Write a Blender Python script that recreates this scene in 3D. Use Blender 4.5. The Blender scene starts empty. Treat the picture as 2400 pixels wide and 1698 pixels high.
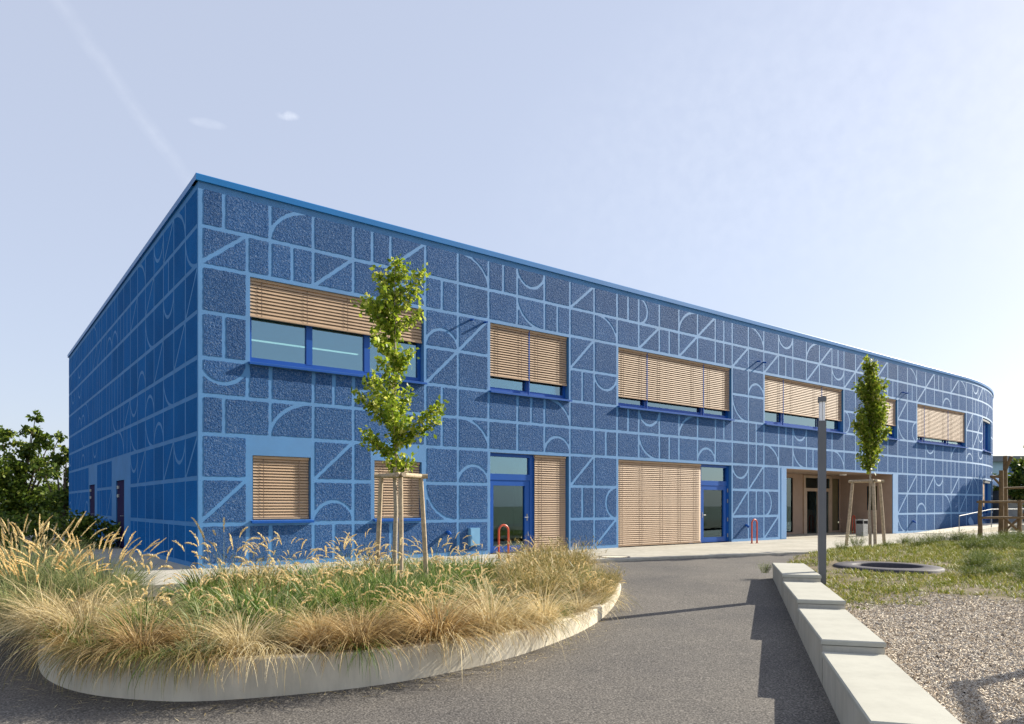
import bpy, bmesh, math, random
import numpy as np
from mathutils import Vector, Matrix
random.seed(7); RNG = np.random.default_rng(11)
PI = math.pi; R = math.radians
SC = bpy.context.scene; COL = SC.collection

# ------------------------------------------------------------------ camera
EYE = 1.385; F = 1686.0
cam = bpy.data.cameras.new('camera'); cam_o = bpy.data.objects.new('camera', cam); COL.objects.link(cam_o)
cam_o.location = (0, 0, EYE); cam_o.rotation_euler = (R(90), 0, 0)
cam.sensor_width = 36; cam.lens = F/2400*36; cam.shift_y = (1185-849)/2400; cam.clip_start = .1; cam.clip_end = 4000
SC.camera = cam_o
# ------------------------------------------------------------------ light
SUN_AZ = R(26); SUN_EL = R(29)
SV = Vector((math.cos(SUN_AZ)*math.cos(SUN_EL), math.sin(SUN_AZ)*math.cos(SUN_EL), math.sin(SUN_EL)))
sl = bpy.data.lights.new('sun', 'SUN'); sl.energy = 5.0; sl.angle = R(.5); sl.color = (1, .93, .8)
so = bpy.data.objects.new('sun', sl); COL.objects.link(so); so.rotation_euler = SV.to_track_quat('Z', 'Y').to_euler(); so.location = (30, 10, 30)
SC.view_settings.view_transform = 'Standard'; SC.view_settings.look = 'None'
SC.view_settings.exposure = 0.86; SC.view_settings.gamma = 1; SC.view_settings.use_curve_mapping = False
world = bpy.data.worlds.new('World'); SC.world = world; world.use_nodes = True
def sky_nodes():
    nt = world.node_tree; N = nt.nodes; L = nt.links; N.clear()
    out = N.new('ShaderNodeOutputWorld'); bg = N.new('ShaderNodeBackground'); bg.inputs[1].default_value = .085
    sky = N.new('ShaderNodeTexSky'); sky.sky_type = 'NISHITA'; sky.sun_disc = False
    sky.sun_elevation = SUN_EL; sky.sun_rotation = PI/2-SUN_AZ; sky.air_density = 1.0; sky.dust_density = 1.6; sky.ozone_density = 1.0; sky.altitude = 300
    hz = N.new('ShaderNodeMix'); hz.data_type = 'RGBA'; hz.inputs[0].default_value = .6; hz.inputs[7].default_value = (5.1, 5.5, 6.7, 1)
    L.new(sky.outputs[0], hz.inputs[6])
    tc = N.new('ShaderNodeTexCoord')
    def m(op, a, b=None, c=None):
        n = N.new('ShaderNodeMath'); n.operation = op
        for i, v in enumerate((a, b, c)):
            if v is None: continue
            if hasattr(v, 'type'): L.new(v, n.inputs[i])
            else: n.inputs[i].default_value = v
        return n.outputs[0]
    def dot(v):
        n = N.new('ShaderNodeVectorMath'); n.operation = 'DOT_PRODUCT'; L.new(tc.outputs['Generated'], n.inputs[0]); n.inputs[1].default_value = v
        return n.outputs['Value']
    def dirv(x, y): return Vector(((x-1200)/F, 1, (1185-y)/F)).normalized()
    nz = N.new('ShaderNodeTexNoise'); nz.inputs['Scale'].default_value = 60; nz.inputs['Detail'].default_value = 6; L.new(tc.outputs['Generated'], nz.inputs['Vector'])
    nb = N.new('ShaderNodeTexNoise'); nb.inputs['Scale'].default_value = 7; nb.inputs['Detail'].default_value = 3; L.new(tc.outputs['Generated'], nb.inputs['Vector'])
    d1, d2 = dirv(140, 0), dirv(440, 425); nv = d1.cross(d2).normalized(); mid = (d1+d2).normalized(); al = (d2-d1); al = (al-al.dot(mid)*mid).normalized()
    dist = m('ABSOLUTE', m('ADD', dot(nv), m('MULTIPLY', m('SUBTRACT', nb.outputs[0], .5), .02)))
    w = m('MULTIPLY', m('SUBTRACT', 1, m('MINIMUM', m('DIVIDE', dist, .010), 1)), m('GREATER_THAN', dot(mid), 0))
    rng = m('SUBTRACT', 1, m('MINIMUM', m('POWER', m('MULTIPLY', m('ABSOLUTE', dot(al)), 5.2), 4), 1))
    tr = m('MULTIPLY', m('MULTIPLY', w, rng), m('MULTIPLY', m('POWER', nz.outputs[0], 1.5), .17))
    tot = tr
    for (x, y, rx, rz, k) in ((673, 271, .015, .006, .34), (487, 290, .022, .006, .2), (2050, 300, .45, .2, .12)):
        d = dirv(x, y); right = Vector((d.y, -d.x, 0)).normalized(); up = right.cross(d)
        e = m('ADD', m('POWER', m('DIVIDE', dot(right), rx), 2), m('POWER', m('DIVIDE', dot(up), rz), 2))
        f = m('MULTIPLY', m('MULTIPLY', m('MAXIMUM', m('SUBTRACT', 1, e), 0), m('GREATER_THAN', dot(d), 0)), m('MULTIPLY', m('MAXIMUM', m('SUBTRACT', nz.outputs[0], .42 if k > .2 else .2), 0), k*4 if k > .2 else k*1.5))
        tot = m('ADD', tot, f)
    mx = N.new('ShaderNodeMix'); mx.data_type = 'RGBA'; L.new(m('MINIMUM', tot, 1), mx.inputs[0]); L.new(hz.outputs[2], mx.inputs[6]); mx.inputs[7].default_value = (8.6, 8.9, 9.3, 1)
    L.new(mx.outputs[2], bg.inputs[0]); L.new(bg.outputs[0], out.inputs[0])
sky_nodes()

# ------------------------------------------------------------------ materials
def new_mat(name):
    m = bpy.data.materials.new(name); m.use_nodes = True
    return m, m.node_tree.nodes, m.node_tree.links, m.node_tree.nodes['Principled BSDF']
def ramp(N, stops):
    r = N.new('ShaderNodeValToRGB'); e = r.color_ramp.elements
    while len(e) < len(stops): e.new(.5)
    for k, (p, c) in enumerate(stops): e[k].position = p; e[k].color = (*c, 1)
    return r
def mat(name, col, rough=.6, spec=.5, metal=0, var=.12, vscale=3.0, bump=0, bscale=60, bdist=.01, coord='Object', col2=None, detail=4):
    m, N, L, b = new_mat(name)
    b.inputs['Roughness'].default_value = rough; b.inputs['Specular IOR Level'].default_value = spec; b.inputs['Metallic'].default_value = metal
    tc = N.new('ShaderNodeTexCoord'); nz = N.new('ShaderNodeTexNoise'); nz.inputs['Scale'].default_value = vscale; nz.inputs['Detail'].default_value = detail+2
    L.new(tc.outputs[coord], nz.inputs['Vector'])
    c2 = col2 or tuple(c*(1+var) for c in col); c1 = tuple(c*(1-var) for c in col) if col2 is None else col
    r = ramp(N, [(.3, c1), (.7, c2)]); L.new(nz.outputs[0], r.inputs[0]); L.new(r.outputs[0], b.inputs['Base Color'])
    if bump:
        bn = N.new('ShaderNodeTexNoise'); bn.inputs['Scale'].default_value = bscale; bn.inputs['Detail'].default_value = detail
        L.new(tc.outputs[coord], bn.inputs['Vector']); bp = N.new('ShaderNodeBump'); bp.inputs['Strength'].default_value = bump; bp.inputs['Distance'].default_value = bdist
        L.new(bn.outputs[0], bp.inputs['Height']); L.new(bp.outputs[0], b.inputs['Normal'])
    return m
M = {}
M['paint'] = mat('smooth blue wall paint', (.038, .19, .43), .72, 1.0, var=.10, vscale=1.3, bump=.25, bscale=90, bdist=.004)
M['paint_shade'] = mat('smooth blue paint of the side wall', (.042, .20, .45), .7, .3, var=.10, vscale=1.3, bump=.2, bscale=90, bdist=.004)  # same paint as the front; colour and sheen retuned for this wall's shade
pb = M['paint'].node_tree.nodes['Principled BSDF']; pb.inputs['Sheen Weight'].default_value = .6; pb.inputs['Sheen Roughness'].default_value = .35; pb.inputs['Sheen Tint'].default_value = (.9, .95, 1, 1)
def stucco(name, relief_tones, spec=.08):
    m, N, L, b = new_mat(name); b.inputs['Roughness'].default_value = .7; b.inputs['Specular IOR Level'].default_value = spec
    tc = N.new('ShaderNodeTexCoord')
    n1 = N.new('ShaderNodeTexNoise'); n1.inputs['Scale'].default_value = 24; n1.inputs['Detail'].default_value = 3; n1.inputs['Roughness'].default_value = .6; n1.inputs['Distortion'].default_value = .8
    L.new(tc.outputs['Object'], n1.inputs['Vector'])
    bp = N.new('ShaderNodeBump'); bp.inputs['Strength'].default_value = 1; bp.inputs['Distance'].default_value = .032; L.new(n1.outputs[0], bp.inputs['Height']); L.new(bp.outputs[0], b.inputs['Normal'])
    n2 = N.new('ShaderNodeTexNoise'); n2.inputs['Scale'].default_value = .8; n2.inputs['Detail'].default_value = 4; L.new(tc.outputs['Object'], n2.inputs['Vector'])
    r = ramp(N, [(.3, (.9, .9, .92)), (.7, (1.1, 1.1, 1.08))]); L.new(n2.outputs[0], r.inputs[0])
    n3 = N.new('ShaderNodeTexNoise'); n3.inputs['Scale'].default_value = 30; n3.inputs['Detail'].default_value = 4; n3.inputs['Roughness'].default_value = .7; n3.inputs['Distortion'].default_value = 1.2; L.new(tc.outputs['Object'], n3.inputs['Vector'])
    rg = ramp(N, relief_tones); L.new(n3.outputs[0], rg.inputs[0])
    mu = N.new('ShaderNodeMix'); mu.data_type = 'RGBA'; mu.blend_type = 'MULTIPLY'; mu.inputs[0].default_value = 1; L.new(r.outputs[0], mu.inputs[6]); L.new(rg.outputs[0], mu.inputs[7])
    hs = N.new('ShaderNodeHueSaturation'); L.new(mu.outputs[2], hs.inputs['Color'])
    oi = N.new('ShaderNodeObjectInfo'); mr = N.new('ShaderNodeMapRange'); mr.inputs[3].default_value = .9; mr.inputs[4].default_value = 1.1
    L.new(oi.outputs['Random'], mr.inputs[0]); L.new(mr.outputs[0], hs.inputs['Value']); L.new(hs.outputs[0], b.inputs['Base Color'])
    return m
M['stucco'] = stucco('rough blue stucco', [(.34, (.010, .048, .160)), (.5, (.024, .090, .235)), (.63, (.125, .19, .32))])  # dark pits and sunlit sparkle of the relief put into the colour
M['stucco_shade'] = stucco('rough blue stucco of the side wall', [(.34, (.006, .105, .33)), (.5, (.008, .12, .36)), (.64, (.011, .135, .39))], .02)  # same painted stucco; colour lifted and evened out for the shaded wall
M['frame'] = mat('deep blue window frame', (.006, .078, .34), .4, .3, var=.05)
M['coping'] = mat('blue sheet metal', (.004, .15, .42), .4, .4, var=.06, vscale=.8)
M['slat'] = mat('tan aluminium slat', (.45, .315, .205), .6, .25, var=.08)
M['cord'] = mat('dark blind cord', (.12, .08, .06), .8)
M['door_dark'] = mat('dark violet door', (.016, .010, .055), .9, .1, var=.05)
M['room'] = mat('pale room plaster', (.55, .6, .6), .9, var=.05)
M['roof'] = mat('grey roof sheet', (.3, .3, .3), .8)
M['recess'] = mat('brown recess plaster', (.36, .255, .19), .8, var=.06, bump=.2, bscale=120, bdist=.003)
M['beige'] = mat('beige door frame', (.42, .31, .22), .45)
M['steel'] = mat('galvanised steel', (.27, .28, .28), .5, metal=.2, var=.1, vscale=14)
M['red'] = mat('orange red enamel', (.52, .075, .03), .35, .5, var=.08)
def concrete(name, col, stain=.16, streak=True):
    m, N, L, b = new_mat(name); b.inputs['Roughness'].default_value = .75; b.inputs['Specular IOR Level'].default_value = .3
    tc = N.new('ShaderNodeTexCoord'); mp = N.new('ShaderNodeMapping'); mp.inputs['Scale'].default_value = (1, 1, .22 if streak else 1); L.new(tc.outputs['Object'], mp.inputs[0])
    n1 = N.new('ShaderNodeTexNoise'); n1.inputs['Scale'].default_value = 5; n1.inputs['Detail'].default_value = 7; n1.inputs['Roughness'].default_value = .65; L.new(mp.outputs[0], n1.inputs['Vector'])
    n2 = N.new('ShaderNodeTexNoise'); n2.inputs['Scale'].default_value = 1.1; n2.inputs['Detail'].default_value = 5; L.new(tc.outputs['Object'], n2.inputs['Vector'])
    v = N.new('ShaderNodeTexVoronoi'); v.inputs['Scale'].default_value = 38; L.new(tc.outputs['Object'], v.inputs['Vector'])
    c = lambda k: tuple(x*k for x in col)
    r1 = ramp(N, [(.28, c(1-stain*1.6)), (.55, c(1)), (.75, c(1+stain*.5))]); L.new(n1.outputs[0], r1.inputs[0])
    r2 = ramp(N, [(.3, (1-stain, 1-stain*1.05, 1-stain*1.2)), (.65, (1.03, 1.03, 1.03))]); L.new(n2.outputs[0], r2.inputs[0])
    r3 = ramp(N, [(.07, (.45, .43, .40)), (.13, (1, 1, 1))]); L.new(v.outputs['Distance'], r3.inputs[0])
    gt = ramp(N, [(.80, (0, 0, 0)), (.82, (1, 1, 1))]); L.new(v.outputs['Color'], gt.inputs[0])
    mu = N.new('ShaderNodeMix'); mu.data_type = 'RGBA'; mu.blend_type = 'MULTIPLY'; mu.inputs[0].default_value = 1; L.new(r1.outputs[0], mu.inputs[6]); L.new(r2.outputs[0], mu.inputs[7])
    m2 = N.new('ShaderNodeMix'); m2.data_type = 'RGBA'; m2.blend_type = 'MULTIPLY'; L.new(gt.outputs[0], m2.inputs[0]); L.new(mu.outputs[2], m2.inputs[6]); L.new(r3.outputs[0], m2.inputs[7])
    L.new(m2.outputs[2], b.inputs['Base Color'])
    bn = N.new('ShaderNodeTexNoise'); bn.inputs['Scale'].default_value = 140; bn.inputs['Detail'].default_value = 4; L.new(tc.outputs['Object'], bn.inputs['Vector'])
    bp = N.new('ShaderNodeBump'); bp.inputs['Strength'].default_value = .25; bp.inputs['Distance'].default_value = .003; L.new(bn.outputs[0], bp.inputs['Height']); L.new(bp.outputs[0], b.inputs['Normal'])
    return m
M['conc'] = concrete('pale concrete', (.70, .64, .51), .15)
M['slab'] = concrete('smooth precast slab', (.42, .41, .35), .07, False)
M['block'] = concrete('precast block side', (.46, .435, .37), .15)
M['rubber'] = mat('dark rubber', (.045, .04, .05), .7, var=.2, vscale=20, bump=.3, bscale=180, bdist=.004)
M['net'] = mat('black mat', (.008, .008, .01), .9)
M['pole'] = mat('anthracite post', (.125, .13, .14), .4, .5, var=.05)
M['diff'] = mat('white lamp diffuser', (.9, .9, .9), .35, .5, var=.02)
M['bark'] = mat('pale young bark', (.34, .29, .22), .85, var=.3, vscale=30, bump=.5, bscale=90, bdist=.006)
M['bark2'] = mat('dark bark', (.10, .075, .05), .9, var=.3, vscale=20, bump=.5, bscale=60, bdist=.01)
M['stake'] = mat('peeled stake wood', (.42, .33, .22), .8, var=.25, vscale=18, bump=.35, bscale=60, bdist=.006)
M['timber'] = mat('weathered oak log', (.135, .085, .035), .8, var=.3, vscale=8, bump=.4, bscale=40, bdist=.01)
M['soil'] = mat('planting soil', (.10, .075, .05), .95, var=.35, vscale=9, bump=.8, bscale=30, bdist=.04)
M['far_blue'] = mat('pale blue render', (.42, .60, .70), .8, var=.04)
M['far_win'] = mat('dark blue shutter', (.02, .08, .28), .4)
M['far_grey'] = mat('grey fascia', (.16, .18, .20), .6)
M['white_metal'] = mat('white standing seam', (.72, .74, .76), .4, var=.05)
M['brick'] = mat('brown shed cladding', (.19, .10, .075), .8, var=.15)
def glassmat(name, refl, tint):
    m, N, L, b = new_mat(name); out = N['Material Output']; N.remove(b)
    g = N.new('ShaderNodeBsdfGlossy'); g.inputs['Color'].default_value = (.62, .88, 1, 1); g.inputs['Roughness'].default_value = .01
    t = N.new('ShaderNodeBsdfTransparent'); t.inputs['Color'].default_value = (*tint, 1)
    fr = N.new('ShaderNodeFresnel'); fr.inputs['IOR'].default_value = 1.5
    ad = N.new('ShaderNodeMath'); ad.operation = 'ADD'; ad.inputs[1].default_value = refl; L.new(fr.outputs[0], ad.inputs[0])
    mx = N.new('ShaderNodeMixShader'); L.new(ad.outputs[0], mx.inputs[0]); L.new(t.outputs[0], mx.inputs[1]); L.new(g.outputs[0], mx.inputs[2]); L.new(mx.outputs[0], out.inputs[0])
    return m
M['glass'] = glassmat('coated window glass', .25, (.45, .66, .70))
M['glass2'] = glassmat('clear door glass', .06, (.6, .68, .66))
def emit(name, col, s):
    m, N, L, b = new_mat(name); b.inputs['Emission Color'].default_value = (*col, 1); b.inputs['Emission Strength'].default_value = s; b.inputs['Base Color'].default_value = (*col, 1)
    return m
M['tube'] = emit('lit tube', (1, .86, .66), 1.1)
def asphalt():
    m, N, L, b = new_mat('asphalt'); b.inputs['Roughness'].default_value = .85; b.inputs['Specular IOR Level'].default_value = .3
    tc = N.new('ShaderNodeTexCoord')
    n1 = N.new('ShaderNodeTexNoise'); n1.inputs['Scale'].default_value = 55; n1.inputs['Detail'].default_value = 3; L.new(tc.outputs['Object'], n1.inputs['Vector'])
    n2 = N.new('ShaderNodeTexNoise'); n2.inputs['Scale'].default_value = .45; n2.inputs['Detail'].default_value = 6; L.new(tc.outputs['Object'], n2.inputs['Vector'])
    v = N.new('ShaderNodeTexVoronoi'); v.inputs['Scale'].default_value = 75; L.new(tc.outputs['Object'], v.inputs['Vector'])
    r1 = ramp(N, [(.32, (.046, .043, .040)), (.52, (.105, .098, .090)), (.72, (.215, .20, .183))]); L.new(n1.outputs[0], r1.inputs[0])
    n2.inputs['Roughness'].default_value = .62; r2 = ramp(N, [(.3, (.80, .80, .82)), (.5, (1.08, 1.06, 1.03)), (.72, (1.32, 1.28, 1.22))]); L.new(n2.outputs[0], r2.inputs[0])
    mu = N.new('ShaderNodeMix'); mu.data_type = 'RGBA'; mu.blend_type = 'MULTIPLY'; mu.inputs[0].default_value = 1; L.new(r1.outputs[0], mu.inputs[6]); L.new(r2.outputs[0], mu.inputs[7])
    r3 = ramp(N, [(0, (.75, .75, .75)), (1, (1.35, 1.33, 1.3))]); L.new(v.outputs['Color'], r3.inputs[0])
    m2 = N.new('ShaderNodeMix'); m2.data_type = 'RGBA'; m2.blend_type = 'MULTIPLY'; m2.inputs[0].default_value = 1; L.new(mu.outputs[2], m2.inputs[6]); L.new(r3.outputs[0], m2.inputs[7])
    L.new(m2.outputs[2], b.inputs['Base Color'])
    bp = N.new('ShaderNodeBump'); bp.inputs['Strength'].default_value = .55; bp.inputs['Distance'].default_value = .008; L.new(n1.outputs[0], bp.inputs['Height']); L.new(bp.outputs[0], b.inputs['Normal'])
    return m
M['asphalt'] = asphalt()
M['plaza'] = concrete('pale plaza concrete', (.46, .43, .36), .14, False)
M['lawn'] = mat('dry lawn earth', (.085, .068, .03), .95, vscale=1.6, col2=(.22, .17, .10), bump=.8, bscale=26, bdist=.04)
M['gravel'] = mat('gravel base', (.17, .135, .10), .9, vscale=35, col2=(.46, .39, .30), bump=1, bscale=34, bdist=.03)
M['ground'] = mat('distant ground', (.09, .10, .045), .95, vscale=.2, col2=(.15, .14, .08))
def leafmat(name, stops, trans=.35, rough=.5, spec=.3):
    m, N, L, b = new_mat(name); out = N['Material Output']
    g = N.new('ShaderNodeNewGeometry'); r = ramp(N, stops); L.new(g.outputs['Random Per Island'], r.inputs[0])
    hs = N.new('ShaderNodeHueSaturation'); oi = N.new('ShaderNodeObjectInfo'); mr = N.new('ShaderNodeMapRange'); mr.inputs[3].default_value = .82; mr.inputs[4].default_value = 1.18
    L.new(oi.outputs['Random'], mr.inputs[0]); L.new(mr.outputs[0], hs.inputs['Value']); L.new(r.outputs[0], hs.inputs['Color'])
    L.new(hs.outputs[0], b.inputs['Base Color']); b.inputs['Roughness'].default_value = rough; b.inputs['Specular IOR Level'].default_value = spec
    t = N.new('ShaderNodeBsdfTranslucent'); L.new(hs.outputs[0], t.inputs['Color'])
    mx = N.new('ShaderNodeMixShader'); mx.inputs[0].default_value = trans; L.new(b.outputs[0], mx.inputs[1]); L.new(t.outputs[0], mx.inputs[2]); L.new(mx.outputs[0], out.inputs[0])
    return m
M['straw'] = leafmat('straw grass', [(0, (.48, .37, .17)), (.35, (.68, .55, .29)), (.7, (.84, .73, .46)), (1, (.50, .37, .16))], .35)
M['rust'] = leafmat('rust brown grass', [(0, (.27, .16, .055)), (.4, (.45, .31, .12)), (.8, (.64, .48, .24)), (1, (.34, .21, .08))], .3)
M['green'] = leafmat('green grass', [(0, (.045, .095, .014)), (.4, (.09, .17, .026)), (.75, (.18, .26, .055)), (1, (.44, .38, .15))], .35)
M['grey_green'] = leafmat('grey green grass', [(0, (.14, .19, .07)), (.4, (.26, .31, .13)), (.8, (.40, .42, .21)), (1, (.55, .47, .25))], .4)
M['olive'] = leafmat('olive straw mix', [(0, (.10, .11, .02)), (.35, (.22, .20, .06)), (.7, (.42, .31, .12)), (1, (.55, .42, .2))], .3)
M['plume'] = leafmat('seed plume', [(0, (.56, .42, .18)), (.5, (.74, .60, .32)), (1, (.85, .74, .48))], .4, .8)
M['leaf'] = leafmat('young tree leaf', [(0, (.10, .17, .012)), (.45, (.24, .33, .025)), (.8, (.42, .48, .05)), (1, (.60, .58, .14))], .5, .45)
M['leaf_dark'] = leafmat('dark bush leaf', [(0, (.03, .06, .008)), (.5, (.10, .16, .018)), (.85, (.20, .26, .03)), (1, (.32, .34, .06))], .4, .5)
M['leaf_mid'] = leafmat('mid hedge leaf', [(0, (.04, .07, .008)), (.6, (.10, .15, .016)), (1, (.24, .25, .05))], .35)
M['turf'] = leafmat('sparse turf', [(0, (.07, .115, .008)), (.45, (.19, .225, .014)), (.78, (.31, .29, .04)), (1, (.50, .41, .17))], .3)
M['chip'] = leafmat('gravel chips', [(0, (.38, .30, .22)), (.4, (.62, .53, .42)), (.8, (.80, .72, .60)), (1, (.48, .44, .40))], 0, .85)

# ------------------------------------------------------------------ helpers
class MB:
    def __init__(s): s.v = []; s.f = []
    def add(s, vs, fs):
        o = len(s.v); s.v += [tuple(v) for v in vs]; s.f += [tuple(i+o for i in f) for f in fs]
    def hexa(s, p):  # 8 points, bottom 0-3 ccw, top 4-7
        s.add(p, [(3, 2, 1, 0), (4, 5, 6, 7), (0, 1, 5, 4), (1, 2, 6, 5), (2, 3, 7, 6), (3, 0, 4, 7)])
    def box(s, x0, x1, y0, y1, z0, z1):
        s.hexa([(x0, y0, z0), (x1, y0, z0), (x1, y1, z0), (x0, y1, z0), (x0, y0, z1), (x1, y0, z1), (x1, y1, z1), (x0, y1, z1)])
    def tube(s, pts, rad, n=8, caps=True):
        pts = [Vector(p) for p in pts]; rings = []; o = len(s.v)
        if not hasattr(rad, '__len__'): rad = [rad]*len(pts)
        up = Vector((0, 0, 1)); d0 = (pts[1]-pts[0]).normalized()
        a = d0.cross(up if abs(d0.z) < .9 else Vector((1, 0, 0))).normalized()
        for i, p in enumerate(pts):
            d = (pts[min(i+1, len(pts)-1)]-pts[max(i-1, 0)]).normalized()
            a = (a-d*a.dot(d)).normalized(); b = d.cross(a)
            for k in range(n):
                t = 2*PI*k/n; s.v.append(tuple(p+(a*math.cos(t)+b*math.sin(t))*rad[i]))
        for i in range(len(pts)-1):
            for k in range(n):
                s.f.append((o+i*n+k, o+i*n+(k+1) % n, o+(i+1)*n+(k+1) % n, o+(i+1)*n+k))
        if caps:
            s.f.append(tuple(o+k for k in range(n))[::-1]); s.f.append(tuple(o+(len(pts)-1)*n+k for k in range(n)))
    def build(s, name, m, parent=None, smooth=False):
        me = bpy.data.meshes.new(name); me.from_pydata(s.v, [], s.f); me.update()
        return link(name, me, m, parent, smooth)
def link(name, me, m, parent=None, smooth=False):
    if m is not None: me.materials.append(m)
    if smooth: me.polygons.foreach_set('use_smooth', [True]*len(me.polygons))
    o = bpy.data.objects.new(name, me); COL.objects.link(o)
    if parent: o.parent = parent
    return o
def np_mesh(name, V, Fq, m, parent=None):
    """V (n,3), Fq (k,4) quads or (k,3)"""
    me = bpy.data.meshes.new(name); k, c = Fq.shape
    me.vertices.add(len(V)); me.vertices.foreach_set('co', V.astype(np.float32).ravel())
    me.loops.add(k*c); me.loops.foreach_set('vertex_index', Fq.astype(np.int32).ravel())
    me.polygons.add(k); me.polygons.foreach_set('loop_start', np.arange(0, k*c, c, dtype=np.int32)); me.polygons.foreach_set('loop_total', np.full(k, c, np.int32))
    me.update(calc_edges=True)
    if m is not None: me.materials.append(m)
    return me
def tag(o, label=None, cat=None, group=None, kind=None):
    for k, v in (('label', label), ('category', cat), ('group', group), ('kind', kind)):
        if v: o[k] = v
    return o
def empty(name, loc=(0, 0, 0), rz=0, label=None, cat=None, group=None):
    o = bpy.data.objects.new(name, None); COL.objects.link(o); o.location = loc; o.rotation_euler = (0, 0, rz); o.empty_display_size = .2
    return tag(o, label, cat, group)
def copy_tree(o, parent=None):
    c = o.copy(); COL.objects.link(c); c.parent = parent
    for ch in list(o.children): copy_tree(ch, c)
    return c

# ------------------------------------------------------------------ ground levels
ROADZ = [(2, -.62), (5, -.61), (14.57, -.084), (18, -.055), (40, -.055)]
def interp(tab, y):
    if y <= tab[0][0]: return tab[0][1]
    for (a, za), (b, zb) in zip(tab, tab[1:]):
        if y <= b: return za+(zb-za)*(y-a)/(b-a)
    return tab[-1][1]
def road_z(y): return interp(ROADZ, y)
LAWNZ = [(3, -.46), (5, -.34), (7.4, -.22), (9.75, -.10), (12, -.01), (14.5, .05), (18, .13), (22, .2), (27, .2), (34, .1)]
def lawn_z(y): return interp(LAWNZ, y)
def grid_sheet(name, xs, ys, zf, keep, m):
    mb = MB(); idx = {}
    for j, y in enumerate(ys):
        for i, x in enumerate(xs): mb.v.append((x, y, zf(x, y)))
    nx = len(xs)
    for j in range(len(ys)-1):
        for i in range(nx-1):
            if keep((xs[i]+xs[i+1])/2, (ys[j]+ys[j+1])/2): mb.f.append((j*nx+i, j*nx+i+1, (j+1)*nx+i+1, (j+1)*nx+i))
    o = mb.build(name, m, smooth=True); o['kind'] = 'structure'; return o
def frange(a, b, s): return [a+s*i for i in range(int(round((b-a)/s))+1)]
g = MB(); g.add([(-1500, -300, -.9), (1500, -300, -.9), (1500, 2500, -.9), (-1500, 2500, -.9)], [(0, 1, 2, 3)]); g.build('ground', M['ground'])['kind'] = 'structure'
grid_sheet('road', frange(-60, 45, 1.5), frange(-6, 39, .5), lambda x, y: road_z(y), lambda x, y: True, M['asphalt'])

# building frame: local x along the front, local y into the building
C0 = Vector((-6.84, 15.68, 0)); TX, TY = .794, .608
BROT = math.atan2(TY, TX)
def tow(s, n, z=0):  # front coordinates to world
    return Vector((C0.x+TX*s+TY*n, C0.y+TY*s-TX*n, z))
pl = [(-6.41, 12.36), (-2.0, 15.33), (2.15, 18.1), (4.9, 19.6), (7.35, 20.66), (14, 23.6), (34, 33), (60, 50), (34, 62), (-4, 38), (-22.5, 33.4)]
g = MB(); n = len(pl)
g.add([(x, y, 0) for x, y in pl]+[(x, y, -.5) for x, y in pl], [tuple(range(n))]+[(i, n+i, n+(i+1) % n, (i+1) % n) for i in range(n)])
g.build('pavement', M['plaza'])['kind'] = 'structure'

def bench_right(y): return 5.26+.60-.29*(14.55-y)
LB = [(14.5, 5.9), (17, 6.5), (19.2, 7.6), (20.8, 9.2), (22.4, 12.2), (24.2, 15.8), (26.5, 20.5), (29.5, 27)]
def lawn_left(y): return bench_right(y)-.02 if y < 14.5 else interp(LB, y)
def gravel_edge(x): return 10.4+.24*max(0, x-5.6)+.35*math.sin(x*1.3)+.2*math.sin(x*3.1)
def lz(x, y): return lawn_z(y)-.10*max(0, 1-(x-lawn_left(y))/.9)*(1 if y > 14.5 else .25)
grid_sheet('lawn', frange(3, 40, .15), frange(8, 30, .15), lambda x, y: lz(x, y), lambda x, y: x > lawn_left(y) and y > gravel_edge(x)-.3 and (x-7.95)**2+((y-15.25)/1.12)**2 > .62, M['lawn'])
grid_sheet('gravel_bed', frange(1.2, 24, .15), frange(2, 18, .15), lambda x, y: lz(x, y)-.008, lambda x, y: x > lawn_left(y) and y < gravel_edge(x), M['gravel'])

# ------------------------------------------------------------------ school building
bld = empty('school_building', C0, BROT, 'two-storey deep blue school building with pale relief lines, tan blinds and a rounded far end', 'building')
U = .517; S0 = .03; ARC0 = 40.0; ARCR = 28.2; SEND = 66.0
def S(i): return S0+U*i if i > 0 else 0.0
def W(s, n, z):
    if s <= ARC0: return (s, -n, z)
    a = (s-ARC0)/ARCR
    return (ARC0+ARCR*math.sin(a)+n*math.sin(a), ARCR*(1-math.cos(a))-n*math.cos(a), z)
def WS(x, n, z): return (-n, -x, z)      # side wall, x negative going back
def wbox(mb, s0, s1, n0, n1, z0, z1, W=W):
    k = max(1, int(math.ceil((s1-s0)/.6))) if s1 > ARC0 and W is not WS else 1
    ss = [s0+(s1-s0)*i/k for i in range(k+1)]
    for a, b in zip(ss, ss[1:]):
        mb.hexa([W(a, n1, z0), W(b, n1, z0), W(b, n0, z0), W(a, n0, z0), W(a, n1, z1), W(b, n1, z1), W(b, n0, z1), W(a, n0, z1)])
ZR = [8.36, 7.51, 6.65, 5.63, 4.63, 3.81, 2.96, 1.985, .967, .06]
WT, WB = 6.59, 4.66
def op(a, b, z0, z1): return (S(a)+.05, S(b)-.05, z0, z1)
UPW = [(2, 11), (15, 21), (25, 37), (41, 53), (57, 63), (67, 79), (85, 91)]
openings = [op(a, b, WB, WT) for a, b in UPW]
GA = (1.17, 2.55, 1.05, 2.53); GB = (4.22, 5.60, 1.05, 2.53)
D1 = op(15, 21, 0, 2.9); D2 = op(25, 37, 0, 2.9); RE = (22.8, 32.05, 0, 2.9); W8 = op(85, 91, .6, 2.9)
openings += [GA, GB, D1, D2, RE, W8]
SD1 = (-10.47, -8.97, 0, 2.2); SD2 = (-16.8, -15.3, 0, 2.2); SIDE_L = 23.7
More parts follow.
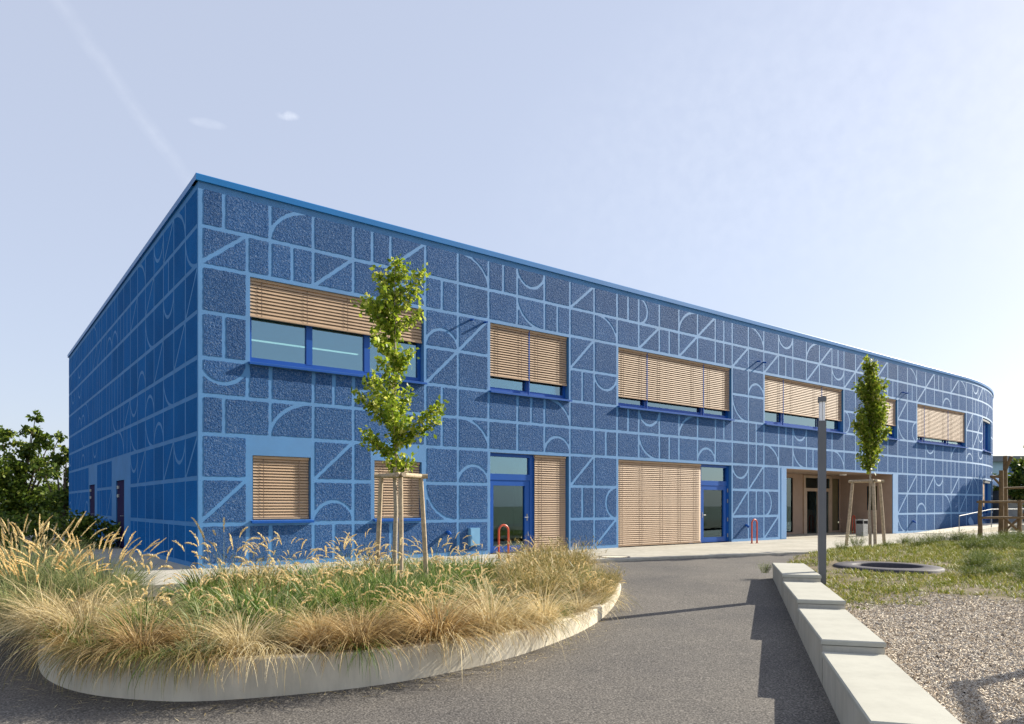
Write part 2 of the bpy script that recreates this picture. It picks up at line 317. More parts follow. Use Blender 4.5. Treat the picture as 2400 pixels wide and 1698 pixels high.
def wall_mesh(name, s0, s1, ops, depth, Wf, step, m):
    mb = MB(); sb = {s0, s1}; zb = {0, 8.46}
    for a, b, c, d in ops: sb |= {a, b}; zb |= {c, d}
    x = ARC0
    while step and x < s1: sb.add(x); x += step
    sb = sorted(sb); zb = sorted(zb)
    for a, b in zip(sb, sb[1:]):
        for c, d in zip(zb, zb[1:]):
            if any(o[0] <= (a+b)/2 <= o[1] and o[2] <= (c+d)/2 <= o[3] for o in ops): continue
            mb.add([Wf(a, 0, c), Wf(b, 0, c), Wf(b, 0, d), Wf(a, 0, d)], [(0, 1, 2, 3)])
    for (a, b, c, d) in ops:
        D = depth if not (a, b, c, d) == RE else .02
        for p, q, u, v in ((a, a, c, d), (b, b, c, d)): mb.add([Wf(p, 0, u), Wf(p, 0, v), Wf(p, -D, v), Wf(p, -D, u)], [(0, 1, 2, 3)])
        for z in (c, d): mb.add([Wf(a, 0, z), Wf(b, 0, z), Wf(b, -D, z), Wf(a, -D, z)], [(0, 1, 2, 3)])
    return mb.build(name, m, bld)
wall_mesh('front_wall', 0, SEND, openings, .3, W, .5, M['paint'])
wall_mesh('side_wall', -SIDE_L, 0, [SD1, SD2], .3, WS, 0, M['paint_shade'])
# rear walls and roof
arcp = [W(s, 0, 0) for s in np.arange(ARC0, SEND+.01, 1.0)]
ring = [(0, 0)]+[(p[0], p[1]) for p in arcp]+[(arcp[-1][0]-14, arcp[-1][1]+9), (24, 34), (0, SIDE_L)]
mb = MB(); mb.add([(x, y, 8.42) for x, y in ring], [tuple(range(len(ring)))]); mb.build('roof', M['roof'], bld)
mb = MB()
for a, b in zip(ring[-4:], ring[-3:]): mb.add([(*a, 0), (*b, 0), (*b, 8.46), (*a, 8.46)], [(0, 1, 2, 3)])
mb.build('rear_wall', M['paint'], bld)
def coping(name, s0, s1, Wf):
    mb = MB(); k = max(1, int((s1-s0)/1.0)); ss = [s0+(s1-s0)*i/k for i in range(k+1)]
    prof = [(.055, 8.46), (.06, 8.59), (.05, 8.605), (-.35, 8.57), (-.35, 8.46)]
    vs = [Wf(s, n, z) for s in ss for n, z in prof]; P = len(prof); fs = []
    for i in range(k):
        for j in range(P): fs.append((i*P+j, i*P+(j+1) % P, (i+1)*P+(j+1) % P, (i+1)*P+j))
    fs += [tuple(range(P)), tuple(k*P+j for j in range(P))]
    mb.add(vs, fs); return mb.build(name, M['coping'], bld)
coping('roof_coping', -.06, SEND, W); coping('roof_coping', -SIDE_L, .0, WS)

# --- rough plaster panels between the smooth relief lines
HW = .051
def clip(poly, a, b, c):   # keep a*x+b*y+c >= 0
    out = []
    for i in range(len(poly)):
        p, q = poly[i], poly[(i+1) % len(poly)]; dp = a*p[0]+b*p[1]+c; dq = a*q[0]+b*q[1]+c
        if dp >= 0: out.append(p)
        if dp*dq < 0: t = dp/(dp-dq); out.append((p[0]+t*(q[0]-p[0]), p[1]+t*(q[1]-p[1])))
    return out
def cliprect(poly, x0, x1, y0, y1):
    for a, b, c in ((1, 0, -x0), (-1, 0, x1), (0, 1, -y0), (0, -1, y1)):
        poly = clip(poly, a, b, c)
        if len(poly) < 3: return []
    return poly
def shapes(kind, X0, X1, Y0, Y1, l, r):
    x0, x1, y0, y1 = X0+l, X1-r, Y0+HW, Y1-HW
    rect = [(x0, y0), (x1, y0), (x1, y1), (x0, y1)]
    if not kind: return [rect]
    if kind == 'D':
        dx, dy = X1-X0, Y1-Y0; L = math.hypot(dx, dy); a, b = -dy/L, dx/L; c = -(a*X0+b*Y0)
        return [clip(rect, a, b, c-HW*.9), clip(rect, -a, -b, -c-HW*.9)]
    w, h = X1-X0, Y1-Y0
    cx, cy, rx, ry = {'U': ((X0+X1)/2, Y1, w/2, w/2), 'N': ((X0+X1)/2, Y0, w/2, w/2), ')': (X0, (Y0+Y1)/2, h/2, h/2), '(': (X1, (Y0+Y1)/2, h/2, h/2),
                      'TL': (X1, Y0, w, h), 'TR': (X0, Y0, w, h), 'BL': (X1, Y1, w, h), 'BR': (X0, Y1, w, h)}[kind]
    ins = cliprect([(cx+(rx-HW*.9)*math.cos(2*PI*k/72), cy+(ry-HW*.9)*math.sin(2*PI*k/72)) for k in range(72)], x0, x1, y0, y1)
    ra, rb = rx+HW*.9, ry+HW*.9
    NN = 720; pts = [(cx+ra*math.cos(2*PI*k/NN), cy+rb*math.sin(2*PI*k/NN)) for k in range(NN)]
    inn = [x0 <= p[0] <= x1 and y0 <= p[1] <= y1 for p in pts]
    if not any(inn): return [ins]
    st = next(k for k in range(NN) if inn[k] and not inn[k-1]); run = []; k = st
    while inn[k % NN]: run.append(k); k += 1
    arc = [pts[q % NN] for q in run[::24]]+[pts[run[-1] % NN]]
    res = [ins]
    a0 = 2*PI*run[0]/NN
    cor = []
    for p in rect:
        if ((p[0]-cx)/ra)**2+((p[1]-cy)/rb)**2 > 1:
            t = math.atan2((p[1]-cy)/rb, (p[0]-cx)/ra); cor.append(((t-a0+.2) % (2*PI), p))
    cor.sort(reverse=True)
    if len(cor) >= 1: res.append(arc+[p for _, p in cor])
    return res
def jag(poly, step, amp):
    out = []
    for p, q in zip(poly, poly[1:]+poly[:1]):
        k = max(1, int(round(math.hypot(q[0]-p[0], q[1]-p[1])/step)))
        for i in range(k):
            t = i/k; out.append((p[0]+(q[0]-p[0])*t+random.uniform(-amp, amp), p[1]+(q[1]-p[1])*t+random.uniform(-amp, amp)))
    return out
panels = []
def area(p): return abs(sum(a[0]*b[1]-b[0]*a[1] for a, b in zip(p, p[1:]+p[:1])))/2
def add_panel(poly, Wf, T, near):
    if len(poly) < 3 or area(poly) < .012: return
    pj = jag(poly, .06 if near else .22, .008 if near else .004)
    mb = MB(); n = len(pj)
    vs = [Wf(x, T, z) for x, z in pj]+[Wf(x, -.002, z) for x, z in pj]
    mb.add(vs, [tuple(range(n))]+[(i, n+i, n+(i+1) % n, (i+1) % n) for i in range(n)])
    cx = sum(p[0] for p in poly)/len(poly)
    v = Wf(cx, 0, 4); wx = C0.x+TX*v[0]-TY*v[1]; wy = C0.y+TY*v[0]+TX*v[1]; d = math.hypot(wx, wy)
    nv = (TY, -TX) if Wf is W else (-TX, -TY); cosv = abs(nv[0]*wx+nv[1]*wy)/d
    panels.append((area(poly)*cosv/d**2, mb, 'stucco' if Wf is W else 'stucco_shade'))
ROWS = [
 ('1 3 5 7 8 9 11 13 15 16 17 19 21 23 25 26 27 29 31 33 35 36 37 39 41 43 45 47 49 51 52 53 55 57 59 61 63 65 67 69 71 72 73 75 77 79 81 83 85 87', 'TL3 D9 TR13 U17 D21 )27 TL31 D33 TR39 U43 TL47 D49 D55 D59 TR65 D69 D75 TR77 U81 D83 TR85', ''),
 ('2 3 4 5 7 9 11 12 13 15 17 19 20 21 23 25 27 29 30 31 33 35 36 37 39 41 43 44 45 47 49 51 53 55 57 59 61 62 63 65 66 67 69 71 73 75 77 79 81 82 83 85 87 89', 'D0 D5 N9 BL17 TR23 D27 D31 D37 D41 D47 U51 D53 N59 D67 N73 D87', ''),
 ('2 11 13 15 21 23 25 37 39 41 53 55 57 63 65 67 79 81 83 85 91', 'N11 D13 D21 N39 D63 D79 D83', '2-11 15-21 25-37 41-53 57-63 67-79 85-91'),
 ('1 2 11 13 15 21 22 23 25 37 39 41 53 55 57 63 65 67 79 81 83 85 91', 'D11 U23 BL37 )53 BL63 (65 D81 U83', '2-11 15-21 25-37 41-53 57-63 67-79 85-91'),
 ('2 3 5 6 7 9 11 12 13 15 17 18 19 21 23 25 26 27 29 31 33 35 36 37 39 40 41 43 44 45 47 49 50 51 53 55 57 59 61 63 65 67 69 71 73 75 77 79 81 83 85 87', 'U0 N7 TR19 U27 TL31 U45 U69 TL75 N79 U83', ''),
 ('1 3 5 7 9 11 12 13 15 17 19 21 23 24 25 27 29 30 31 33 35 37 39 40 41 43 45 47 48 49 50 51 53 55 56 57 59 61 63 64 65 67 68 69 71 73 74 75 76 77 79 81 82 83 85 87', 'TL3 TR13 N19 BL27 N33 TR41 BL45 TR51', ''),
 ('2 5 7 8 11 13 15 21 23 25 37 39 41 43 63 65 67 68 69 71 73 75 77 79 81 83 85 91', 'D5 N13 D21 U37 D39 D65 D69 U71 D75 D79 TR81', '2-5 8-11 15-21 25-37 43-63 85-91'),
 ('2 5 7 8 11 13 15 21 22 23 25 37 39 40 41 43 63 65 67 69 71 73 75 77 79 81 83 85 91', 'D0 N5 BL11 (23 D37 )41 D63 N67 TR73 D77', '2-5 8-11 15-21 25-37 43-63 85-91'),
 ('2 3 5 6 7 9 11 13 15 21 23 25 37 39 41 43 63 65 67 69 71 75 79 83 87', 'D23 D41 BL63', '15-21 25-37 43-63')]
def parse(o):
    r = {}
    for t in o.split():
        k = t.rstrip('0123456789'); r[int(t[len(k):])] = k
    return r
for ri, (vs, orn, sk) in enumerate(ROWS):
    vs = [0]+[int(x) for x in vs.split()]; last = vs[-1]; vs += [last+2*k for k in range(1, int((122-last)/2))]
    orn = parse(orn); skip = [tuple(map(int, x.split('-'))) for x in sk.split()]
    for a, b in zip(vs, vs[1:]):
        if any(p <= a and b <= q for p, q in skip): continue
        l = .12 if a == 0 else HW
        kind = orn.get(a)
        if b > 92 and random.random() < .3: kind = random.choice(['D', 'U', 'TR', 'N'])
        for p in shapes(kind, S(a), S(b), ZR[ri+1], ZR[ri], l, HW): add_panel(p, W, .0075 if S(a) < 12 else .005, S(a) < 22)
U2 = .565
near_side = {0: {4: 'TR', 6: 'D', 8: 'U', 12: 'TR'}, 1: {2: 'BL', 10: 'D', 14: 'D'}, 2: {2: 'D', 6: 'U', 10: 'BL'}, 3: {4: 'D', 8: 'D', 12: 'N'}, 4: {6: 'BL', 10: 'N', 14: 'U', 16: 'D'},
             5: {8: 'N', 10: 'BL', 14: 'BL'}, 6: {2: 'D', 4: 'U', 6: 'D', 12: 'D', 14: 'U'}, 7: {}, 8: {}}
rs = random.Random(5)
for ri in range(9):
    j = 0
    while j < 42:
        w = 2; kind = near_side[ri].get(j+2)
        if ri > 5 and (14 <= j < 20 or 27 <= j+1 < 31): j += 2; continue
        halves = kind is None and rs.random() < .3
        if kind is None and j > 14 and not halves and rs.random() < .4: kind = rs.choice(['D', 'D', 'U', 'BL', 'TR', 'N'])
        for (p, q) in (((j, j+1), (j+1, j+2)) if halves else ((j, j+2),)):
            for sh in shapes(kind, -U2*q, -U2*p, ZR[ri+1], ZR[ri], HW, .1 if p == 0 else HW): add_panel(sh, WS, .004, False)
        j += 2
panels.sort(key=lambda t: -t[0])
for k, (_, mb, mk) in enumerate(panels[:300]): mb.build('plaster_panel', M[mk], bld)
rest = MB(); n_side = 0
for mk in ('stucco', 'stucco_shade'):
    for _, mb, mq in panels[300:]:
        if mq == mk: rest.add(mb.v, mb.f)
    if mk == 'stucco': n_side = len(rest.f)
ro = rest.build('small_plaster_panels', M['stucco'], bld); ro['kind'] = 'stuff'; ro.data.materials.append(M['stucco_shade'])
ro.data.polygons.foreach_set('material_index', [0]*n_side+[1]*(len(rest.f)-n_side))

# --- windows, blinds, doors
slat_n = [0]; slat_rest = {}
def room(s0, s1, z0, z1, depth=3.2):
    mb = MB(); d0 = -.31
    p = [W(s0-.3, d0, z0-.5), W(s1+.3, d0, z0-.5), W(s1+.3, -depth, z0-.5), W(s0-.3, -depth, z0-.5), W(s0-.3, d0, z1+.12), W(s1+.3, d0, z1+.12), W(s1+.3, -depth, z1+.12), W(s0-.3, -depth, z1+.12)]
    mb.add(p, [(0, 1, 2, 3), (4, 5, 6, 7), (1, 2, 6, 5), (2, 3, 7, 6), (3, 0, 4, 7)])
    return mb.build('room_lining', M['room'], bld)
def window(o, splits, sill=True, mull=.09):
    s0, s1, z0, z1 = o; mb = MB(); n0, n1 = -.27, -.17; f = .085
    wbox(mb, s0+.002, s0+f, n0, n1, z0+.002, z1-.002); wbox(mb, s1-f, s1-.002, n0, n1, z0+.002, z1-.002)
    wbox(mb, s0+f, s1-f, n0, n1, z0+.002, z0+.13); wbox(mb, s0+f, s1-f, n0, n1, z1-f, z1-.002)
    win = mb.build('window', M['frame'], bld)
    for s in splits:
        mb = MB(); wbox(mb, s-mull/2, s+mull/2, n0+.005, n1+.005, z0+.11, z1-f); mb.build('mullion', M['frame'], win)
    e = [s0+f]+[x for s in splits for x in (s-mull/2, s+mull/2)]+[s1-f]
    for a, b in zip(e[::2], e[1::2]):
        mb = MB(); wbox(mb, a, b, -.225, -.22, z0+.11, z1-f); mb.build('pane', M['glass'], win)
    if sill:
        mb = MB(); k = max(1, int((s1-s0)/.6)); e0, e1 = s0-.04, s1+.04
        for i in range(k):
            a, b = e0+(e1-e0)*i/k, e0+(e1-e0)*(i+1)/k
            mb.hexa([W(a, .11, z0-.075), W(b, .11, z0-.075), W(b, -.16, z0-.03), W(a, -.16, z0-.03), W(a, .11, z0-.025), W(b, .11, z0-.025), W(b, -.16, z0+.012), W(a, -.16, z0+.012)])
        mb.build('sill', M['frame'], win)
    room(s0, s1, z0, z1); return win
def blind(s0, s1, ztop, zbot, pitch=.07, tilt=52, cords=(.17, .5, .83), n=-.085):
    mb = MB(); wbox(mb, s0, s1, n-.05, n+.03, ztop-.06, ztop); bl = mb.build('window_blind', M['slat'], bld)
    hw = pitch*.58; t = R(tilt+8); cs = []
    for q in (-1, -.4, .4, 1):
        cs.append((q*hw*math.cos(t)+.006*(1-q*q)*math.sin(t), -q*hw*math.sin(t)+.006*(1-q*q)*math.cos(t)))
    m2 = MB(); k = 1; vs = []
    for s in (s0+.004, s1-.004):
        for dn, dz in cs: vs.append((s, -(n+dn), dz))
        for dn, dz in cs[::-1]: vs.append((s, -(n+dn-.0012), dz-.0015))
    m2.add(vs, [(i, (i+1) % 8, 8+(i+1) % 8, 8+i) for i in range(8)])
    me = bpy.data.meshes.new('slat'); me.from_pydata(m2.v, [], m2.f); me.materials.append(M['slat'])
    z = ztop-.09; rr = MB()
    while z > zbot+.045:
        dx = random.uniform(-.002, .002)
        if slat_n[0] < 300:
            o = bpy.data.objects.new('slat', me); COL.objects.link(o); o.parent = bl; o.location = (dx, 0, z+random.uniform(-.003, .003)); slat_n[0] += 1
        else: rr.add([(v[0], v[1], v[2]+z) for v in m2.v], m2.f)
        z -= pitch
    if rr.v: rr.build('small_slats', M['slat'], bl)['kind'] = 'stuff'
    mb = MB(); wbox(mb, s0+.004, s1-.004, n-.03, n+.035, zbot, zbot+.035); mb.build('bottom_rail', M['slat'], bl)
    for c in cords:
        s = s0+(s1-s0)*c; mb = MB(); wbox(mb, s-.006, s+.006, n+.034, n+.038, zbot+.03, ztop-.06); mb.build('cord', M['cord'], bl)
    return bl
def up(i, splits, frac, pitch=.07, tilt=52):
    o = openings[i]; window(o, splits)
    e = [o[0]+.01]+splits+[o[1]-.035]; zb = o[3]-(o[3]-o[2])*frac
    return e, zb
# upstairs left window: one broad blind pulled half down
o = openings[0]; w1 = window(o, [2.578, 4.1], mull=.15); blind(o[0]+.01, o[1]-.03, o[3]-.005, 5.70, .080, 56, (.06, .3, .53, .78))
mb = MB(); mb.box(1.75, 4.68, 1.92, 1.98, 5.58, 5.61); mb.build('ceiling_light', M['tube'], bld)
window(GA, []); blind(GA[0]+.03, GA[1]-.03, GA[3]-.01, GA[2]+.02, .0675, 48, (.18, .82))
window(GB, []); blind(GB[0]+.03, GB[1]-.03, GB[3]-.01, GB[2]+.02, .0675, 48, (.18, .82))
def door(s0, s1, leaf0, leaf1, hinge_left):
    """frame with transom, leaf and glass; leaf spans leaf0-leaf1"""
    mb = MB(); n0, n1 = -.26, -.13; zt = 2.89
    wbox(mb, s0, s0+.06, n0, n1, 0.002, zt); wbox(mb, s1-.12, s1, n0, n1, 0.002, zt); wbox(mb, s0+.06, s1-.12, n0, n1, zt-.09, zt); wbox(mb, s0+.06, s1-.12, n0, n1, 2.12, 2.30)
    d = mb.build('door', M['frame'], bld)
    mb = MB(); wbox(mb, s0+.06, s1-.12, -.2, -.195, 2.30, zt-.09); mb.build('transom_pane', M['glass'], d)
    a, b = s0+.065, s1-.125; mb = MB(); m0, m1 = -.235, -.145
    wbox(mb, a, a+.15, m0, m1, .015, 2.115); wbox(mb, b-.17, b, m0, m1, .015, 2.115); wbox(mb, a+.15, b-.17, m0, m1, .015, .20); wbox(mb, a+.15, b-.17, m0, m1, 1.96, 2.115)
    mb.build('door_leaf', M['frame'], d)
    mb = MB(); wbox(mb, a+.15, b-.17, -.2, -.195, .20, 1.96); mb.build('pane', M['glass2'], d)
    hx = s0+.045 if hinge_left else s1-.105
    for z in (.25, .85, 1.55, 1.95):
        mb = MB(); wbox(mb, hx, hx+.03, n1+.001, n1+.03, z-.07, z+.07); mb.build('hinge', M['steel'], d)
    lx = b-.09 if hinge_left else a+.07
    mb = MB(); wbox(mb, lx-.02, lx+.02, m1+.001, m1+.012, .93, 1.13); mb.tube([W(lx, m1+.01, 1.03), W(lx, m1+.06, 1.03), W(lx+(-.13 if hinge_left else .13), m1+.06, 1.03)], .011, 6); mb.build('handle', M['steel'], d)
    return d
door(D1[0], 9.50, 0, 0, True)
mb = MB(); wbox(mb, 9.502, 9.60, -.27, -.12, .002, 2.89); wbox(mb, D1[1]-.06, D1[1]-.002, -.27, -.17, .002, 2.89); wbox(mb, 9.6, D1[1]-.06, -.23, -.22, .002, 2.89); mb.build('window', M['frame'], bld)
blind(9.52, D1[1]-.075, 2.885, .03, .067, 48, (.2, .8))
room(D1[0], D1[1], .5, 2.9)
def split_blinds(i, splits, frac):
    o = openings[i]; window(o, splits, mull=.10); e = [o[0]+.01]+splits+[o[1]-.04]; zb = o[3]-(o[3]-o[2])*frac
    for k in range(len(e)-1):
        blind(e[k]+(.02 if k else 0), e[k+1]-(.02 if k < len(e)-2 else 0), o[3]-.005, zb, .07, 50, (.2, .8))
    for s in splits:
        mb = MB(); wbox(mb, s-.018, s+.018, -.115, -.065, o[2]+.02, o[3]-.01); mb.build('guide_rail', M['frame'], bld)
split_blinds(1, [9.31], .78)
big = (D2[0], 17.38)
blind(D2[0]+.02, 17.36, 2.885, .03, .067, 52, (.05, .27, .51, .73, .93))
mb = MB(); wbox(mb, D2[0]+.002, 17.37, -.27, -.2, .002, 2.89); mb.build('window', M['frame'], bld)
door(17.40, D2[1], 0, 0, False); room(17.2, D2[1], .5, 2.9)
split_blinds(2, [14.47, 17.52], .84); split_blinds(3, [22.7, 25.67], .735); split_blinds(4, [S(60)], .67); split_blinds(5, [35.7, 38.6], .86)
window(openings[6], [S(88)]); window(W8, [S(88)])
mb = MB(); wbox(mb, W8[0]+.05, S(87), -.14, -.10, 1.3, 2.7); mb.build('roller_screen', M['slat'], bld)
for oo in (openings[6], W8):
    mb = MB(); wbox(mb, oo[0]+.05, oo[1]-.3, -.13, -.03, oo[3]-.16, oo[3]-.05); mb.build('blind_box', M['steel'], bld)
# side doors
for (x0, x1, z0, z1) in (SD1, SD2):
    mb = MB(); wbox(mb, x0+.002, x1-.002, -.12, -.035, z0+.002, z1-.002, WS); d = mb.build('door', M['door_dark'], bld)
    mb = MB(); wbox(mb, x0+.10, x1-.10, -.034, -.02, z0+.05, z1-.1, WS); mb.build('door_leaf', M['door_dark'], d)
    for z in (.3, .6, 1.7, 1.98):
        mb = MB(); wbox(mb, x0+.2, x0+.5, -.019, .012, z-.05, z+.05, WS); mb.build('hinge', M['steel'], d)
    mb = MB(); mb.tube([WS(x1-.18, -.02, 1.05), WS(x1-.18, .06, 1.05), WS(x1-.32, .06, 1.05)], .012, 6); mb.build('handle', M['steel'], d)
# entrance recess
mb = MB(); a, b = RE[0], RE[1]; dp = 2.63
mb.add([W(a, -.02, 0.004), W(b, -.02, 0.004), W(b, -dp, 0.004), W(a, -dp, 0.004)], [(0, 1, 2, 3)])
mb.build('entrance_floor', M['plaza'], bld)
mb = MB()
mb.add([W(a, -.02, 2.9), W(b, -.02, 2.9), W(b, -dp, 2.9), W(a, -dp, 2.9)], [(0, 1, 2, 3)])
mb.add([W(a, -.02, 0), W(a, -.02, 2.9), W(a, -dp, 2.9), W(a, -dp, 0)], [(0, 1, 2, 3)])
wz = (1.15, 2.35); ws = (.75, 1.25)   # small window opening in the right cheek: depth range, height range
for (n0, n1, z0, z1) in ((.02, ws[0], 0, 2.9), (ws[1], dp, 0, 2.9), (ws[0], ws[1], 0, wz[0]), (ws[0], ws[1], wz[1], 2.9)):
    mb.add([W(b, -n0, z0), W(b, -n1, z0), W(b, -n1, z1), W(b, -n0, z1)], [(0, 1, 2, 3)])
for (s0, s1, z0, z1) in ((a, 24.6, 0, 2.9), (24.6, 27.62, 0, .1), (24.6, 27.62, 2.7, 2.9), (27.62, 28.5, 0, 2.9), (31.1, 31.25, 0, 2.9), (31.9, b, 0, 2.9), (28.5, 31.1, 2.86, 2.9), (31.25, 31.9, 0, .1), (31.25, 31.9, 2.75, 2.9)):
    mb.add([W(s0, -dp, z0), W(s1, -dp, z0), W(s1, -dp, z1), W(s0, -dp, z1)], [(0, 1, 2, 3)])
rc = mb.build('entrance_recess', M['recess'], bld)
mb = MB(); wbox(mb, 24.6, 27.62, -dp-.06, -dp-.05, .1, 2.7); mb.build('pane', M['glass2'], rc)
mb = MB(); wbox(mb, 31.25, 31.9, -dp-.07, -dp-.05, .1, 2.75); mb.build('dark_panel', mat('olive panel', (.13, .105, .05), .6), rc)
mb = MB(); mb.add([W(b+.1, -ws[0], wz[0]), W(b+.1, -ws[1], wz[0]), W(b+.1, -ws[1], wz[1]), W(b+.1, -ws[0], wz[1])], [(0, 1, 2, 3)]); mb.build('side_pane', mat('dim side window', (.08, .07, .03), .2), rc)
mb = MB(); n0, n1 = -dp-.02, -dp+.06
for (s0, s1, z0, z1) in ((28.5, 28.66, 0, 2.86), (30.94, 31.1, 0, 2.86), (28.66, 30.94, 2.74, 2.86), (28.66, 30.94, 2.08, 2.24), (28.66, 28.78, .005, 2.08), (30.82, 30.94, .005, 2.08), (29.74, 29.86, .005, 2.08)): wbox(mb, s0, s1, n0, n1, max(z0, .006), z1)
dd = mb.build('door', M['beige'], bld)
for (s0, s1, z0, z1) in ((28.66, 30.94, 2.24, 2.74), (28.78, 29.74, .02, 2.08), (29.86, 30.82, .02, 2.08)):
    mb = MB(); wbox(mb, s0, s1, -dp-.005, -dp+.005, z0, z1); mb.build('pane', M['glass2'], dd)
for s in (29.66, 29.94):
    mb = MB(); mb.tube([W(s, -dp+.07, .8), W(s, -dp+.13, .8), W(s, -dp+.13, 1.4), W(s, -dp+.07, 1.4)], .015, 6); mb.build('handle', M['steel'], dd)
mb = MB(); p = [W(24, -dp-.1, 0), W(31.95, -dp-.1, 0), W(31.95, -dp-5, 0), W(24, -dp-5, 0)]; p = p+[(x, y, 2.88) for x, y, z in p]
mb.add(p, [(0, 1, 2, 3), (4, 5, 6, 7), (1, 2, 6, 5), (2, 3, 7, 6), (3, 0, 4, 7)]); mb.build('lobby_lining', mat('lobby plaster', (.22, .2, .16), .9), bld)
mb = MB(); mb.tube([W(29.8, -1.3, 2.83), W(29.8, -1.3, 2.9)], .16, 16); mb.build('ceiling_lamp', M['diff'], bld)
mb = MB(); wbox(mb, 22.42, 22.8, .001, .012, .02, 2.93); wbox(mb, 32.05, 32.45, .001, .012, .02, 2.93); mb.build('smooth_pilaster', M['paint'], bld)
# small fittings on the wall
mb = MB(); wbox(mb, 7.07, 7.39, .0, .13, .26, .76); bx = mb.build('meter_box', mat('light blue metal box', (.13, .31, .5), .4), bld)
mb = MB(); wbox(mb, 7.09, 7.37, .13, .136, .28, .74); wbox(mb, 7.11, 7.13, .136, .15, .46, .56); mb.build('box_door', mat('light blue box door', (.16, .36, .56), .4), bx)
for s, z in ((6.4, .62), (20.0, .58), (34.2, .55)):
    mb = MB(); mb.tube([W(s, 0, z+.04), W(s, .06, z+.03), W(s, .16, z-.04)], [.05, .05, .045], 8); mb.build('water_spout', M['frame'], bld)
for s, z in ((7.15, 6.55), (7.62, 6.55), (20.75, 7.05), (21.15, 7.05), (33.0, 7.0), (33.4, 7.0)):
    mb = MB(); mb.tube([W(s, -.02, z), W(s, .16, z-.02)], .03, 8); mb.build('overflow_pipe', M['frame'], bld)

# ------------------------------------------------------------------ planter
PF = [(-9.6, 15.2), (-8.6, 13.4), (-7.5, 11.6), (-6.6, 10.2), (-5.9, 9.0), (-5.35, 8.1), (-4.89, 7.57), (-4.29, 7.16), (-3.64, 6.97), (-3.02, 6.9), (-2.03, 7.16), (-1.27, 7.48), (-.6, 7.95), (-.01, 8.48), (.50, 9.14), (1.04, 9.97), (1.50, 11.08), (1.95, 12.8), (2.2, 14.6), (2.3, 16.5), (2.2, 18.0)]
def smooth_line(P, it=2):
    for _ in range(it):
        Q = [P[0]]
        for a, b in zip(P, P[1:]): Q += [(a[0]*.75+b[0]*.25, a[1]*.75+b[1]*.25), (a[0]*.25+b[0]*.75, a[1]*.25+b[1]*.75)]
        P = Q+[P[-1]]
    return P
PL = smooth_line(PF)
def offset(P, d):
    out = []
    for i, p in enumerate(P):
        a, b = P[max(i-1, 0)], P[min(i+1, len(P)-1)]; t = Vector((b[0]-a[0], b[1]-a[1])).normalized(); out.append((p[0]-t.y*d, p[1]+t.x*d))
    return out
PI_ = offset(PL, .16); ZT = -.115
mb = MB(); k = len(PL)
prof = []
for (x, y), (u, v) in zip(PL, PI_):
    ox, oy = (u-x)/.16, (v-y)/.16
    mb.v += [(x, y, -.8), (x, y, ZT-.012), (x+ox*.012, y+oy*.012, ZT), (u-ox*.012, v-oy*.012, ZT), (u, v, ZT-.012), (u, v, -.6)]
for i in range(k-1):
    for j in range(5): mb.f.append((i*6+j, (i+1)*6+j, (i+1)*6+j+1, i*6+j+1))
mb.f += [tuple(range(6)), tuple((k-1)*6+j for j in range(6))]
tag(mb.build('planter_wall', M['conc'], smooth=False), 'low curved concrete wall holding the grass bed beside the asphalt', 'wall')
bedpoly = PI_+[(-.2, 16.56), (-2.0, 15.35), (-6.41, 12.4), (-8.5, 15.1)]
mb = MB(); mb.add([(x, y, -.2) for x, y in bedpoly], [tuple(range(len(bedpoly)))]); mb.build('soil', M['soil'])['kind'] = 'structure'

# ------------------------------------------------------------------ bench blocks
BL = [(14.55, 12.12, .225), (12.10, 9.77, .11), (9.75, 7.44, .0), (7.42, 5.02, -.12), (5.0, 2.6, -.24)]
bl_lab = ['farthest grey concrete seat block, highest of the stepped row, by the lamp post', 'second grey concrete seat block from the far end, just nearer than the lamp post',
          'middle grey concrete seat block of the stepped row beside the asphalt', 'long near grey concrete seat block running out at the bottom edge', 'lowest grey concrete seat block at the near end of the stepped row']
def bx(y): return 5.26-.29*(14.55-y)
for (yb, yf, zt), lab in zip(BL, bl_lab):
    ym = (yb+yf)/2; b = empty('seat_block', (bx(ym), ym, zt-.5), -math.atan(.29), lab, 'concrete bench', 'stepped concrete seat blocks along the path')
    h = (yb-yf)/2*1.041; w = .61
    m = MB(); x0, x1 = .012, w-.012; m.box(x0, x1, -h+.008, h-.008, -.3, .438); m.box(x0+.02, x1-.02, -h+.03, h-.03, .438, .448); m.build('base', M['block'], b)
    m = MB(); c = .012; z0, z1 = .448, .5
    r1 = [(0, -h), (w, -h), (w, h), (0, h)]; r2 = [(c, -h+c), (w-c, -h+c), (w-c, h-c), (c, h-c)]
    m.add([(x, y, z0) for x, y in r1]+[(x, y, z1-c) for x, y in r1]+[(x, y, z1) for x, y in r2], [(3, 2, 1, 0)]+[(i, (i+1) % 4, 4+(i+1) % 4, 4+i) for i in range(4)]+[(4+i, 4+(i+1) % 4, 8+(i+1) % 4, 8+i) for i in range(4)]+[(8, 9, 10, 11)])
    m.build('seat_slab', M['slab'], b)

# ------------------------------------------------------------------ lamp post
lp = empty('lamp_post', (5.43, 12.6, lawn_z(12.6)), R(-16), 'slim square anthracite lamp post with white light head behind the seat blocks', 'street lamp')
m = MB(); a = .062; m.box(-a, a, -a, a, -.1, 2.86); m.build('post', M['pole'], lp)
m = MB(); m.box(-.045, -.004, -.05, .05, 2.86, 3.19); m.box(.004, .045, -.05, .05, 2.86, 3.19); m.build('light_head', M['diff'], lp)
m = MB(); m.box(-a, a, -a, a, 3.19, 3.28); m.build('cap', M['pole'], lp)

